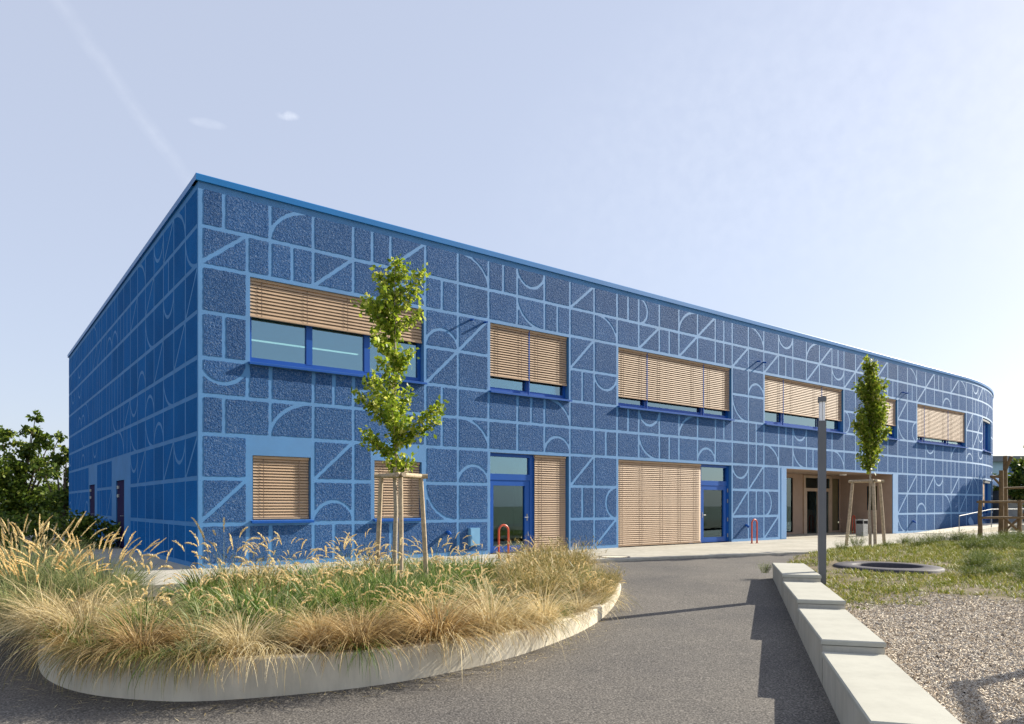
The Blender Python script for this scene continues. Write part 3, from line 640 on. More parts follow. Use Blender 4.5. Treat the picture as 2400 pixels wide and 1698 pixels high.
# ------------------------------------------------------------------ bicycle hoops
def hoop(x, y, rz, lab):
    h = empty('bicycle_hoop', (x, y, 0), rz, lab, 'bike stand', 'red bicycle hoops in front of the building')
    r = .15; pts = [(-r, 0, -.02), (-r, 0, .3), (-r, 0, .72)]+[(-r*math.cos(t), 0, .72+r*math.sin(t)) for t in np.linspace(.2, PI-.2, 9)]+[(r, 0, .72), (r, 0, .3), (r, 0, -.02)]
    m = MB(); m.tube(pts, .028, 10); m.build('bent_tube', M['red'], h, True)
    for sx in (-r, r):
        m = MB(); m.tube([(sx, 0, 0.001), (sx, 0, .012)], .06, 12); m.build('base_plate', M['red'], h)
hoop(-.22, 18.8, R(35), 'red hoop stand before the nearer glazed blue door')
hoop(8.83, 26.2, R(35), 'red hoop stand in front of the wall between blue door and entrance')
pp = tow(31.2, -1.5); hoop(pp.x, pp.y, BROT+R(5), 'red hoop stand inside the brown entrance recess')
# manhole
mh = empty('manhole_cover', (2.75, 19.3, .004), 0, 'round pale manhole cover let into the pavement below the wide blind', 'manhole cover')
m = MB(); nn = 32
for r0, r1, z in ((.36, .42, .008),):
    m.v += [(r0*math.cos(2*PI*k/nn), r0*math.sin(2*PI*k/nn), z) for k in range(nn)]+[(r1*math.cos(2*PI*k/nn), r1*math.sin(2*PI*k/nn), z) for k in range(nn)]+[(r1*math.cos(2*PI*k/nn), r1*math.sin(2*PI*k/nn), -.003) for k in range(nn)]
    m.f += [(k, nn+k, nn+(k+1) % nn, (k+1) % nn) for k in range(nn)]+[(nn+k, 2*nn+k, 2*nn+(k+1) % nn, nn+(k+1) % nn) for k in range(nn)]
m.build('ring', M['rubber'], mh)
m = MB(); m.add([(.355*math.cos(2*PI*k/nn), .355*math.sin(2*PI*k/nn), .004) for k in range(nn)], [tuple(range(nn))]); m.build('lid', M['conc'], mh)
# litter bin
lb = empty('litter_bin', (15.66, 32.2, 0), BROT, 'square galvanised litter bin with dark slot beside the entrance', 'litter bin')
m = MB(); m.box(-.21, .21, -.17, .17, .02, .56); m.build('body', M['steel'], lb)
m = MB(); m.box(-.19, .19, -.15, .15, .56, .70); m.build('opening', M['net'], lb)
m = MB(); m.box(-.23, .23, -.19, .19, .70, .76); [m.box(sx*.21-.015, sx*.21+.015, sy*.17-.015, sy*.17+.015, .56, .70) for sx in (-1, 1) for sy in (-1, 1)]; m.build('hood', M['steel'], lb)
# ground trampoline
tx, ty = 7.95, 15.25; tz = lawn_z(ty)
tr = empty('ground_trampoline', (tx, ty, tz), 0, 'round dark rubber ring of a sunken trampoline in the patchy lawn', 'trampoline')
m = MB(); nn = 56
prof = [(.64, -.12), (.64, .03), (.67, .05), (.98, .045), (1.02, .02), (1.02, -.1)]
for r, z in prof: m.v += [(r*math.cos(2*PI*k/nn), r*1.12*math.sin(2*PI*k/nn), z) for k in range(nn)]
for j in range(len(prof)-1): m.f += [(j*nn+k, (j+1)*nn+k, (j+1)*nn+(k+1) % nn, j*nn+(k+1) % nn) for k in range(nn)]
m.build('rubber_ring', M['rubber'], tr, True)
m = MB(); m.add([(.645*math.cos(2*PI*k/nn), .645*1.12*math.sin(2*PI*k/nn), -.10) for k in range(nn)], [tuple(range(nn))]); m.build('jumping_mat', M['net'], tr)

# ------------------------------------------------------------------ ramp and handrail at the far end
m = MB(); r0, r1 = 33.5, 42.0
pts = [(r0, .35, .0), (r0, 1.9, .0), (r1, 1.9, .0), (r1, .35, .0)]
vv = [tow(s, n, -.02) for s, n, z in pts]+[tow(r0, .35, .02), tow(r0, 1.9, .02), tow(r1, 1.9, .34), tow(r1, .35, .34)]
m.hexa(vv); m.build('ramp', M['conc'])['kind'] = 'structure'
m = MB(); p = [tow(42.0, .3), tow(42.0, 3.2), tow(52, 3.2), tow(52, .3)]
m.add([(q.x, q.y, -.02) for q in p]+[(q.x, q.y, .34) for q in p], [(4, 5, 6, 7)]+[(i, (i+1) % 4, 4+(i+1) % 4, 4+i) for i in range(4)]); m.build('landing', M['conc'])['kind'] = 'structure'
hr = empty('handrail', tow(34.5, 1.75), 0, 'thin galvanised handrail rising along the ramp at the rounded end', 'handrail')
def rel(v): return tuple(Vector(v)-Vector(hr.location))
A = [tow(35.1, 1.8, .06), tow(35.1, 1.8, .86), tow(39.2, 1.8, 1.18), tow(43.5, 1.95, 1.18), tow(47.5, 2.4, 1.18)]
m = MB(); m.tube([rel(q) for q in A], .022, 8); m.build('rail', M['steel'], hr)
for s, n, zt, zb in ((39.2, 1.8, 1.17, .2), (42.6, 1.92, 1.17, .34), (46.5, 2.3, 1.17, .3)):
    m = MB(); m.tube([rel(tow(s, n, zb)), rel(tow(s, n, zt))], .025, 8); m.build('baluster_post', M['steel'], hr)

# ------------------------------------------------------------------ timber playground at right
def P(px, Y): return (px-1200)/F*Y
def Zp(py, Y): return EYE-(py-1185)*Y/F
pg = empty('playground_frame', (P(2330, 31), 31, .1), 0, 'dark weathered log climbing structure with a forked post at the right edge', 'climbing frame')
def post(px, y0, y1, Y, r, name='post', lean=0):
    m = MB(); x = P(px, Y); z0, z1 = Zp(y0, Y), Zp(y1, Y); rr = random.Random(px)
    pts = [(x+lean*t+rr.uniform(-.02, .02)-pg.location.x, Y-pg.location.y, z0+(z1-z0)*t-pg.location.z) for t in (0, .3, .6, 1)]
    m.tube(pts, [r*1.1, r, r*.95, r*.85], 9); return m.build(name, M['timber'], pg, False)
post(2297, 1262, 1173, 30.5, .085); post(2345, 1258, 1103, 31.5, .10, lean=.05); post(2356, 1258, 1069, 32.5, .10); post(2390, 1262, 1172, 30.5, .09)
post(2420, 1262, 1060, 32, .1)
def beam(p, q, r, name='rail'):
    a = (P(p[0], p[2])-pg.location.x, p[2]-pg.location.y, Zp(p[1], p[2])-pg.location.z); b = (P(q[0], q[2])-pg.location.x, q[2]-pg.location.y, Zp(q[1], q[2])-pg.location.z)
    m = MB(); m.tube([a, tuple((u+v)/2+.01 for u, v in zip(a, b)), b], r, 8); m.build(name, M['timber'], pg)
beam((2290, 1177, 30.5), (2440, 1177, 30.5), .05); beam((2297, 1214, 30.4), (2410, 1214, 30.4), .05); beam((2357, 1100, 32.4), (2371, 1070, 32.2), .07, 'branch')
beam((2322, 1118, 31.5), (2347, 1118, 31.5), .06, 'branch'); beam((2345, 1138, 31.5), (2325, 1117, 31.4), .045, 'branch'); beam((2350, 1145, 32), (2440, 1143, 32), .05); beam((2345, 1255, 31), (2400, 1205, 31), .05, 'brace'); beam((2350, 1212, 31), (2400, 1258, 31), .05, 'brace')
# timber frame just outside the right edge: its shadow falls on the gravel
tf = empty('timber_goal', (6.9, 7.6, -.3), 0, 'round-log timber frame standing on the gravel at right', 'climbing frame')
m = MB(); m.tube([(.35, .45, 0), (.35, .45, 2.05)], .075, 10); m.build('post', M['timber'], tf)
m = MB(); m.tube([(-.08, -.62, 0), (-.08, -.62, 2.05)], .075, 10); m.build('post', M['timber'], tf)
m = MB(); m.tube([(.40, .58, 2.0), (-.13, -.75, 2.0)], .07, 10); m.build('beam', M['timber'], tf)
m = MB(); m.tube([(.35, .45, 1.0), (-.08, -.62, 1.3)], .05, 8); m.build('rail', M['timber'], tf)

# ------------------------------------------------------------------ background buildings
fb = empty('pale_blue_house', (P(2440, 75), 80, 0), 0, 'pale blue flat-roofed house with small dark windows behind the hedge at right', 'building')
x0 = P(2300, 75)-fb.location.x
m = MB(); m.box(x0, x0+26, -5, 8, -1, Zp(1083, 75)); m.build('wall', M['far_blue'], fb)
m = MB(); m.box(x0-.5, x0+26.5, -5.6, 8.5, Zp(1083, 75), Zp(1070, 75)); m.build('roof', M['far_grey'], fb)
for px in (2378, 2425, 2470, 2520):
    x = P(px, 75)-fb.location.x; m = MB(); m.box(x-.55, x+.55, -5.05, -4.9, Zp(1118, 75), Zp(1085, 75)-.1); w = m.build('window', M['far_win'], fb)
    m = MB(); m.box(x-.7, x+.7, -5.12, -5.0, Zp(1118, 75)-.12, Zp(1118, 75)); m.build('sill', M['white_metal'], w)
sh = empty('white_roofed_shed', (P(2420, 48), 50, 0), 0, 'low brown shed with a white ribbed metal roof beyond the playground', 'shed')
m = MB(); X0 = P(2352, 48)-sh.location.x; X1 = X0+6; m.box(X0+.2, X1, -2.2, 2.5, -.5, Zp(1150, 48)); m.build('wall', mat('shed grey wall', (.4, .42, .45), .7), sh)
m = MB(); ze = Zp(1143, 48); zr = Zp(1120, 48)
m.add([(X0-.3, -2.7, ze), (X1, -2.7, ze-.05), (X1, 2.9, zr+.3), (X0+.1, 2.9, zr+.35), (X0-.3, -2.7, ze-.1), (X1, -2.7, ze-.15), (X1, 2.9, zr+.2), (X0+.1, 2.9, zr+.25)], [(0, 1, 2, 3), (7, 6, 5, 4), (0, 4, 5, 1), (1, 5, 6, 2), (2, 6, 7, 3), (3, 7, 4, 0)]); rf = m.build('roof', M['white_metal'], sh)
m = MB()
for k in range(12):
    t = k/11; xa = X0-.3+(X1-X0+.3)*t; m.add([(xa-.03, -2.7, ze+.002-.05*t), (xa+.03, -2.7, ze+.002-.05*t), (xa+.03, 2.9, zr+.352-.05*t), (xa-.03, 2.9, zr+.352-.05*t), (xa, -2.7, ze+.09-.05*t), (xa, 2.9, zr+.44-.05*t)], [(0, 4, 5, 3), (4, 1, 2, 5), (0, 1, 4), (3, 5, 2)])
m.build('seam', M['white_metal'], rf)
m = MB(); m.box(X0-.2, X1, -2.68, -2.5, ze-.75, ze-.1); m.build('fascia', M['brick'], sh)

# ------------------------------------------------------------------ vegetation generators
def strips(B, az, L, lean, bend, wid, segs, rng, twist=None, tipw=.15):
    n = len(B); t = np.linspace(0, 1, segs+1); P_ = np.zeros((n, segs+1, 3)); P_[:, 0] = B
    d = np.stack([np.cos(az), np.sin(az)], 1)
    for k in range(segs):
        ph = lean+bend*(t[k]+t[k+1])/2; st = (L/segs)
        P_[:, k+1, :2] = P_[:, k, :2]+d*(np.sin(ph)*st)[:, None]; P_[:, k+1, 2] = P_[:, k, 2]+np.cos(ph)*st
    tw = az+PI/2+(rng.uniform(-1.1, 1.1, n) if twist is None else twist)
    sd = np.stack([np.cos(tw), np.sin(tw), np.zeros(n)], 1)
    prof = np.interp(t, [0, .3, .75, 1], [.7, 1, .75, tipw])
    off = sd[:, None, :]*(wid[:, None]*prof[None, :]/2)[:, :, None]
    V = np.stack([P_-off, P_+off], 2).reshape(n, (segs+1)*2, 3)
    q = np.array([[2*k, 2*k+1, 2*k+3, 2*k+2] for k in range(segs)])
    Fq = (q[None]+(np.arange(n)*(segs+1)*2)[:, None, None]).reshape(-1, 4)
    return V.reshape(-1, 3), Fq, P_
def join(parts):
    V = []; Fq = []; o = 0
    for v, f in parts: V.append(v); Fq.append(f+o); o += len(v)
    return np.concatenate(V), np.concatenate(Fq)
def tuft(seed, n, r, L, lean, bend, w, segs=4, wind=0, windk=0):
    g = np.random.default_rng(seed); a = g.uniform(0, 2*PI, n); rr = r*np.sqrt(g.uniform(0, 1, n))
    B = np.stack([rr*np.cos(a), rr*np.sin(a), np.full(n, -.03)], 1)
    az = a+g.normal(0, .55, n)
    if windk: az = np.arctan2(np.sin(az)+windk*math.sin(wind), np.cos(az)+windk*math.cos(wind))
    V, Fq, C = strips(B, az, g.uniform(L[0], L[1], n), R(1)*(g.uniform(lean[0], lean[1], n)), R(1)*(g.uniform(bend[0], bend[1], n)), g.uniform(w[0], w[1], n), segs, g)
    return V, Fq, C, az
def plumes(C, az, seed, plen=(.11, .17), n=34, size=.032, thick=.02, droop=(35, 95), fat=1.0):
    """feathery seed heads at the strip tips C[:, -1]"""
    g = np.random.default_rng(seed); parts = []
    for i in range(len(C)):
        tip = C[i, -1]; d = C[i, -1]-C[i, -2]; d /= np.linalg.norm(d)+1e-9; ln = g.uniform(*plen)
        bend = R(g.uniform(*droop)); side = np.array([math.cos(az[i]), math.sin(az[i]), 0.0])
        t = np.sort(g.uniform(0, 1, n)); ph0 = math.acos(np.clip(d[2], -1, 1)); ph = ph0+bend*t
        ax = np.stack([side[0]*np.sin(ph), side[1]*np.sin(ph), np.cos(ph)], 1)
        st = np.cumsum(ax*(ln/n), 0); cen = tip+st
        rad = thick*np.sin(PI*np.clip(t*.9+.08, 0, 1))[:, None]
        rv = g.normal(0, 1, (n, 3)); rv -= (rv*ax).sum(1)[:, None]*ax; rv /= np.linalg.norm(rv, axis=1)[:, None]+1e-9
        p0 = cen; p1 = cen+rv*rad*1.2+ax*size; wv = np.cross(rv, ax); hw = ((.0045+.0035*g.uniform(0, 1, n))*fat)[:, None]
        mid = (p0+p1)/2
        V = np.stack([p0, mid+wv*hw, p1, mid-wv*hw], 1).reshape(-1, 3)
        parts.append((V, np.arange(n*4).reshape(-1, 4)))
    return join(parts)
def thing_mesh(name, V, Fq, m): return np_mesh(name, V, Fq, m)
# prototypes: list of (blade mesh, blade material) + optional plume mesh
def proto_feather(seed, key, n=330, L=(.38, .72), lean=(8, 55), bend=(55, 125)):
    V, Fq, C, az = tuft(seed, n, .11, L, lean, bend, (.005, .009), 6); return [('blades', np_mesh('blades', V, Fq, M[key]))]
def proto_green(seed, key, n=210, L=(.28, .55)):
    V, Fq, C, az = tuft(seed, n, .16, L, (0, 40), (20, 85), (.008, .015), 4); return [('blades', np_mesh('blades', V, Fq, M[key]))]
def proto_plume(seed, key, n=150, L=(.3, .55), ns=18, SL=(.55, .85), wind=PI, nb=40, plen=(.11, .19)):
    V, Fq, C, az = tuft(seed, n, .16, L, (0, 38), (20, 85), (.007, .013), 4)
    V2, F2, C2, az2 = tuft(seed+500, ns, .12, SL, (2, 24), (5, 35), (.004, .006), 4, wind, .7)
    VV, FF = join([(V, Fq), (V2, F2)]); pv, pf = plumes(C2, az2, seed+900, plen, n=nb, size=.024, thick=.013)
    return [('blades', np_mesh('blades', VV, FF, M[key])), ('seed_heads', np_mesh('seed_heads', pv, pf, M['plume']))]
def proto_twig(seed, key='olive'):
    V, Fq, C, az = tuft(seed, 120, .2, (.35, .75), (0, 32), (5, 55), (.006, .01), 4)
    g = np.random.default_rng(seed+1); B = C[:, 2:, :].reshape(-1, 3); B = np.repeat(B, 2, 0)+g.normal(0, .02, (len(B)*2, 3)); n = len(B)
    V2, F2, _ = strips(B, g.uniform(0, 2*PI, n), g.uniform(.05, .12, n), g.uniform(.3, 1.5, n), g.uniform(0, 1.0, n), g.uniform(.008, .016, n), 2, g)
    VV, FF = join([(V, Fq), (V2, F2)]); return [('blades', np_mesh('blades', VV, FF, M[key]))]
def plant(name, proto, loc, rz, sc, label, cat, group, tilt=(0, 0)):
    o = empty(name, loc, rz, label, cat, group); o.scale = (sc, sc, sc*random.uniform(.9, 1.1)); o.rotation_euler = (tilt[0], tilt[1], rz)
    for nm, me in proto:
        c = bpy.data.objects.new(nm, me); COL.objects.link(c); c.parent = o
    return o
PR = {'straw': [proto_feather(10+i, 'straw', 420, (.5, .95), (0, 42), (70, 135)) for i in range(4)], 'rust': [proto_feather(20+i, 'rust', 480, (.42, .72), (0, 42), (70, 130)) for i in range(3)], 'green': [proto_green(30+i, 'green') for i in range(4)],
      'ggreen': [proto_green(40+i, 'grey_green') for i in range(3)], 'plume': [proto_plume(50+i, 'green', 170, (.3, .55), 9) for i in range(5)], 'splume': [proto_plume(60+i, 'olive', 150, (.25, .45), 14, (.35, .6)) for i in range(3)], 'twig': [proto_twig(70+i) for i in range(4)],
      'tall': [proto_plume(80+i, 'green', 130, (.35, .65), 11, (.8, 1.15), 0 if i % 2 else PI, 64, (.18, .30)) for i in range(4)]}
bulk = {}
MC = {}
def mesh_arrays(me):
    if me.name not in MC:
        v = np.empty(len(me.vertices)*3, np.float32); me.vertices.foreach_get('co', v); f = np.empty(len(me.loops), np.int32); me.loops.foreach_get('vertex_index', f)
        MC[me.name] = (v.reshape(-1, 3), f.reshape(-1, 4))
    return MC[me.name]
def bulk_put(bk, proto, loc, rz, sc):
    c, s_ = math.cos(rz), math.sin(rz)
    for nm, me in proto:
        v, f = mesh_arrays(me); v = v*np.array([sc, sc, sc*random.uniform(.9, 1.12)])
        bulk.setdefault(bk, {}).setdefault(me.materials[0].name, []).append((np.stack([v[:, 0]*c-v[:, 1]*s_+loc[0], v[:, 0]*s_+v[:, 1]*c+loc[1], v[:, 2]+loc[2]], 1), f))
def bulk_build(bk):
    parts = []; mi = []; mats = []
    for k, (mn, lst) in enumerate(bulk[bk].items()):
        v, f = join(lst); parts.append((v, f)); mi += [k]*len(f); mats.append(bpy.data.materials[mn])
    v, f = join(parts); me = np_mesh(bk, v, f, None)
    for m_ in mats: me.materials.append(m_)
    me.polygons.foreach_set('material_index', np.array(mi, np.int32)); o = bpy.data.objects.new(bk, me); COL.objects.link(o); o['kind'] = 'stuff'; return o
def inside(poly, x, y):
    c = False
    for (x0, y0), (x1, y1) in zip(poly, poly[1:]+poly[:1]):
        if (y0 > y) != (y1 > y) and x < (x1-x0)*(y-y0)/(y1-y0)+x0: c = not c
    return c
INN = [(p[0], p[1]) for p in PI_]
def fdist(x, y): return min(math.hypot(x-a, y-b) for a, b in INN)
def put(kind, x, y, sc, z=-.19): bulk_put('bed_grasses', random.choice(PR[kind]), (x, y, z), random.uniform(0, 6.28), sc)
# tussocks one can pick out along the wall
TUS = [(-2.75, 7.35, 'straw', 1.0, 'silvery blond tussock spilling long strands over the front of the curved wall'), (-2.05, 7.6, 'rust', 1.0, 'small upright ochre tussock between two blond ones on the wall'), (-1.62, 7.62, 'rust', 1.3, 'round rust-brown tussock, the neatest dome on the wall'),
       (-.85, 8.12, 'rust', 1.45, 'wide brown tussock with a dark hollow heart behind the wall'), (-.25, 8.55, 'straw', 1.2, 'blond tussock with strands sweeping leftwards down the wall'), (.42, 9.35, 'straw', .95, 'golden tussock with drooping seed clusters on the right bend of the wall'),
       (-3.75, 7.28, 'rust', 1.1, 'dark brown tussock hanging low over the wall near the left bend'), (.95, 10.25, 'straw', .9, 'last pale tussock before the tip of the wall')]
for x, y, k, sc, lab in TUS: plant('tussock', random.choice(PR[k]), (x, y, ZT-.02), random.uniform(0, 6.28), sc, lab, 'tussock plant', 'tussocks along the planter wall')
acc = 0
for p, q in zip(PI_, PI_[1:]):
    acc += math.hypot(q[0]-p[0], q[1]-p[1])
    if acc > .2 and p[1] < 14:
        acc = 0; t = Vector((q[0]-p[0], q[1]-p[1])).normalized(); nn_ = Vector((-t.y, t.x))
        d = random.uniform(-.02, .15); x, y = p[0]+nn_.x*d, p[1]+nn_.y*d
        if any((x-a)**2+(y-b)**2 < .12 for a, b, *_ in TUS): continue
        if p[0] > .9: kind = random.choice(['twig', 'twig', 'straw', 'splume'])
        else: kind = random.choice(['straw', 'rust', 'splume', 'ggreen', 'green'])
        put(kind, x, y, random.uniform(.5, .85), ZT-.05)
        d = random.uniform(.3, .62); x, y = p[0]+nn_.x*d, p[1]+nn_.y*d
        put(random.choice(['rust', 'splume', 'green', 'green', 'ggreen']), x, y, random.uniform(.7, 1.1))
def hang(x, y, ox, oy, n, L, bend, key, seed):
    gg = np.random.default_rng(seed); B = np.stack([x+gg.normal(0, .15, n)*abs(oy)+gg.normal(0, .03, n), y+gg.normal(0, .11, n)*abs(ox)+gg.normal(0, .03, n), np.full(n, ZT-.02)], 1)
    az = np.arctan2(oy, ox)+gg.normal(0, .5, n)
    V, Fq, _ = strips(B, az, gg.uniform(L[0], L[1], n), R(1)*gg.uniform(25, 60, n), R(1)*gg.uniform(bend[0], bend[1], n), gg.uniform(.005, .009, n), 6, gg)
    bulk.setdefault('bed_grasses', {}).setdefault(M[key].name, []).append((V, Fq))
for i in range(0, len(PI_)):
    (px_, py_), (ix, iy) = PL[i], PI_[i]
    if py_ > 12.5 or py_ < 6.5 or (px_ < 0 and py_ > 9.5): continue
    o_ = Vector((px_-ix, py_-iy)).normalized(); v_ = random.random()
    if v_ < .34:
        big = (-4.6 < px_ < -3.0) or v_ < .06
        hang(ix+o_.x*.03, iy+o_.y*.03, o_.x, o_.y, random.randint(50, 90) if big else random.randint(10, 34), (.35, .72) if big else (.25, .5), (95, 135), random.choice(['straw', 'rust', 'olive', 'green'] if big else ['straw', 'olive', 'rust']), i)
for i, (tx_, n_, L_, key) in enumerate([(-4.2, 60, (.3, .55), 'olive'), (-3.9, 110, (.3, .66), 'rust'), (-3.7, 110, (.3, .66), 'grass_g'), (-3.15, 110, (.3, .68), 'grass_g'), (-2.95, 70, (.3, .62), 'rust'), (-2.4, 70, (.45, .85), 'straw'), (-.75, 60, (.5, .9), 'straw'), (.0, 90, (.3, .5), 'rust')]):
    q = min(range(len(PI_)), key=lambda k_: abs(PI_[k_][0]-tx_)+(9 if PI_[k_][1] > 9.4 else 0)); o_ = Vector((PL[q][0]-PI_[q][0], PL[q][1]-PI_[q][1])).normalized()
    hang(PI_[q][0]+o_.x*.05, PI_[q][1]+o_.y*.05, o_.x, o_.y, n_, L_, (85, 130), 'olive' if key == 'grass_g' else key, 700+i)
pts = []
tries = 0
while tries < 14000 and len(pts) < 520:
    tries += 1; x = random.uniform(-7.8, 2.3); y = random.uniform(7.2, 17)
    if not inside(bedpoly, x, y): continue
    d = fdist(x, y)
    if d < .7: continue
    ed = (x+6.41)*-.559+(y-12.36)*.829   # distance beyond the pavement edge line (negative: on the bed side)
    if ed > -.2: continue
    mind = .27 if y < 12 else .33
    if any((x-a)**2+(y-b)**2 < mind*mind for a, b in pts): continue
    if (x+6.0)**2+(y-11.6)**2 < .55: continue
    pts.append((x, y)); r = random.random()
    patch = math.sin(x*1.9+2)*math.cos(y*1.5)+.4*math.sin(x*4+y*3)
    if x > -.1 and y > 9.4 and r < .72: kind = random.choice(['twig', 'twig', 'twig', 'straw']); sc = random.uniform(.9, 1.35)
    elif ed > -1.5 and x > -5.6 and r < .22: kind = 'tall'; sc = random.uniform(.72, 1.0)
    elif d < 1.4: kind = random.choice(['green', 'ggreen', 'splume', 'plume', 'rust', 'straw']); sc = random.uniform(.75, 1.05)
    elif patch > 0: kind = random.choice(['green', 'green', 'green', 'plume', 'ggreen']); sc = random.uniform(.75, 1.35)
    else: kind = random.choice(['plume', 'ggreen', 'splume', 'splume', 'green', 'twig', 'green']); sc = random.uniform(.65, 1.25)
    if abs(x/y+.495) < .05 and y > 9.0: kind = 'green'; sc = .5
    elif abs(x/y+.012) < .022 and y > 10.8: kind = 'green'; sc = .5
    elif kind in ('green', 'plume', 'ggreen'): sc *= 1.15
    put(kind, x, y, sc)
bulk_build('bed_grasses')
# dry stalks and litter along the foot of the wall
gl = np.random.default_rng(91); LBp = []
for (x, y), (u, v) in zip(PL, PI_):
    if y > 13 or x < -6: continue
    o_ = Vector((x-u, y-v)).normalized()
    for _ in range(gl.integers(4, 14)):
        d = abs(gl.normal(0, .16))+.01; LBp.append((x+o_.x*d+gl.normal(0, .1), y+o_.y*d+gl.normal(0, .1)))
LBp = np.array([(x, y, road_z(y)+.004) for x, y in LBp if not inside([(p[0], p[1]) for p in PL], x, y)])
k = len(LBp); V, Fq, _ = strips(LBp, gl.uniform(0, 2*PI, k), gl.uniform(.03, .16, k), np.full(k, R(86)), gl.uniform(0, R(3), k), gl.uniform(.004, .008, k), 2, gl)
tag(link('fallen_straw', np_mesh('fallen_straw', V, Fq, None), M['straw']), kind='stuff')
# big fountain grasses at the left end
def fountain(seed, n, ns, H):
    V, Fq, C, az = tuft(seed, n, .34, (H*.6, H*1.05), (2, 30), (15, 65), (.008, .014), 5, PI, .2)
    V2, F2, C2, az2 = tuft(seed+1, ns, .18, (H*.85, H*1.15), (3, 30), (5, 40), (.004, .006), 5, PI, .2)
    VV, FF = join([(V, Fq), (V2, F2)]); pv, pf = plumes(C2, az2, seed+2, (.2, .32), 90, .026, .012, (5, 50))
    return [('blades', np_mesh('blades', VV, FF, M['grey_green'])), ('seed_heads', np_mesh('seed_heads', pv, pf, M['plume']))]
fl = ['broad pale green fountain grass with upright tan plumes before the dark side doors', 'left neighbour fountain grass with arching tan plumes at the frame edge', 'fountain grass with plumes leaning left, behind the others by the dark bushes', 'lower fountain grass in front of the two big plumed clumps']
for (x, y, H, sd), lab in zip(((-5.75, 9.9, 1.12, 100), (-6.75, 9.7, 1.12, 110), (-7.2, 10.9, 1.2, 120), (-6.15, 9.2, .82, 130)), fl):
    plant('fountain_plume_plant', fountain(sd, 1700, 60, H), (x, y, -.2), random.uniform(-.4, .4), 1, lab, 'tall plant', None)
hair = proto_feather(200, 'straw', 620, (.7, 1.15))
hl = ['long blond grass mound spilling over the left bend of the wall', 'second long blond mound left of the bend, hanging down to the asphalt', 'blond grass mound behind the left bend, under the green fountain grass', 'blond grass mound at the left frame edge']
for (x, y, s), lab in zip(((-4.75, 8.0, .95), (-5.45, 8.5, .95), (-4.4, 8.5, .85), (-5.6, 9.0, .9)), hl):
    plant('tussock', hair, (x, y, -.12), random.uniform(0, 6), s*1.05, lab, 'tussock plant', 'tussocks along the planter wall')

# ------------------------------------------------------------------ young trees with stakes
def leaf_quads(cen, g, size, k=1.35):
    n = len(cen); a = g.normal(0, 1, (n, 3)); a[:, 2] -= .3; a /= np.linalg.norm(a, axis=1)[:, None]
    b = g.normal(0, 1, (n, 3)); b -= (b*a).sum(1)[:, None]*a; b /= np.linalg.norm(b, axis=1)[:, None]; s = g.uniform(size[0], size[1], n)[:, None]
    nrm = np.cross(a, b)
    p0 = cen; p1 = cen+a*s*k*.5+b*s*.42+nrm*s*.1; p2 = cen+a*s*k; p3 = cen+a*s*k*.5-b*s*.42+nrm*s*.1
    return np.stack([p0, p1, p2, p3], 1).reshape(-1, 3), np.arange(n*4).reshape(-1, 4)
def young_tree(x, y, z0, H, crown0, prof, seed, lab, dens, size, mat_key='leaf'):
    t = empty('young_tree', (x, y, z0), 0, lab, 'tree'); g = np.random.default_rng(seed)
    m = MB(); hs = np.linspace(-.1, H*.97, 12); m.tube([(g.normal(0, .012) if h > .3 else 0, g.normal(0, .012) if h > .3 else 0, h) for h in hs], [max(.042*(1-h/H)+.006, .006) for h in hs], 8); trunk = m.build('trunk', M['bark'], t, True)
    m = MB(); cen = []
    for (h0, az, ln, rise) in prof:
        p = Vector((0, 0, h0)); d = Vector((math.cos(az), math.sin(az), rise)).normalized(); pts_ = [p]
        for k in range(4):
            d = (d+Vector((g.normal(0, .12), g.normal(0, .12), .12))).normalized(); p = p+d*ln/4; pts_.append(p)
        m.tube(pts_, [.012, .01, .008, .005, .003], 5)
        for a, b in zip(pts_, pts_[1:]):
            for _ in range(int(dens*ln)):
                q = a.lerp(b, g.uniform(0, 1)); r = .055; cen.append((q.x+g.normal(0, r), q.y+g.normal(0, r), q.z+g.normal(0, r)))
    m.build('limb', M['bark'], trunk)
    for h in np.arange(crown0+.1, H, .04): cen.append((g.normal(0, .05), g.normal(0, .05), h+g.normal(0, .05)))
    V, Fq = leaf_quads(np.array(cen), g, size); link('crown', np_mesh('crown', V, Fq, None), M[mat_key], t)
    return t
rt = random.Random(3)
prof = []
# (height, half width) envelope read from the photograph
def env(tab, h): return interp(tab, h)
E1 = [(2.05, .12), (2.4, .34), (2.7, .72), (3.0, .74), (3.3, .36), (3.6, .62), (3.9, .28), (4.2, .36), (4.5, .54), (4.8, .54), (5.1, .36), (5.4, .52), (5.7, .18), (5.95, .08)]
h = 2.15
while h < 5.75:
    for _ in range(1):
        az = rt.uniform(0, 2*PI); prof.append((h, az, env(E1, h+.2)*rt.uniform(.7, 1.3)*1.2, rt.uniform(.3, 1.2)))
    if rt.random() < .75: prof.append((h, rt.choice([0.1, PI-.1, .2, PI+.2])+rt.uniform(-.4, .4), env(E1, h+.15)*1.4, .5))
    h += rt.uniform(.13, .24)
young_tree(-2.03, 12.5, -.19, 5.93, 2.05, prof, 5, 'slender young tree with loose yellow-green crown in front of the large upstairs window', 60, (.05, .09))
E2 = [(2.3, .15), (2.6, .45), (3.1, .85), (3.6, .62), (4.0, .5), (4.5, .62), (4.9, .5), (5.3, .26), (5.9, .24), (6.3, .2)]
prof = []; h = 2.3
while h < 5.6:
    for _ in range(2): prof.append((h, rt.uniform(0, 2*PI), env(E2, h+.3)*rt.uniform(.7, 1.25)*1.35, rt.uniform(.7, 1.8)))
    h += rt.uniform(.09, .16)
young_tree(11.3, 22.7, .19, 5.82, 2.2, prof, 6, 'upright narrow young tree on the lawn before the entrance recess', 48, (.055, .105))
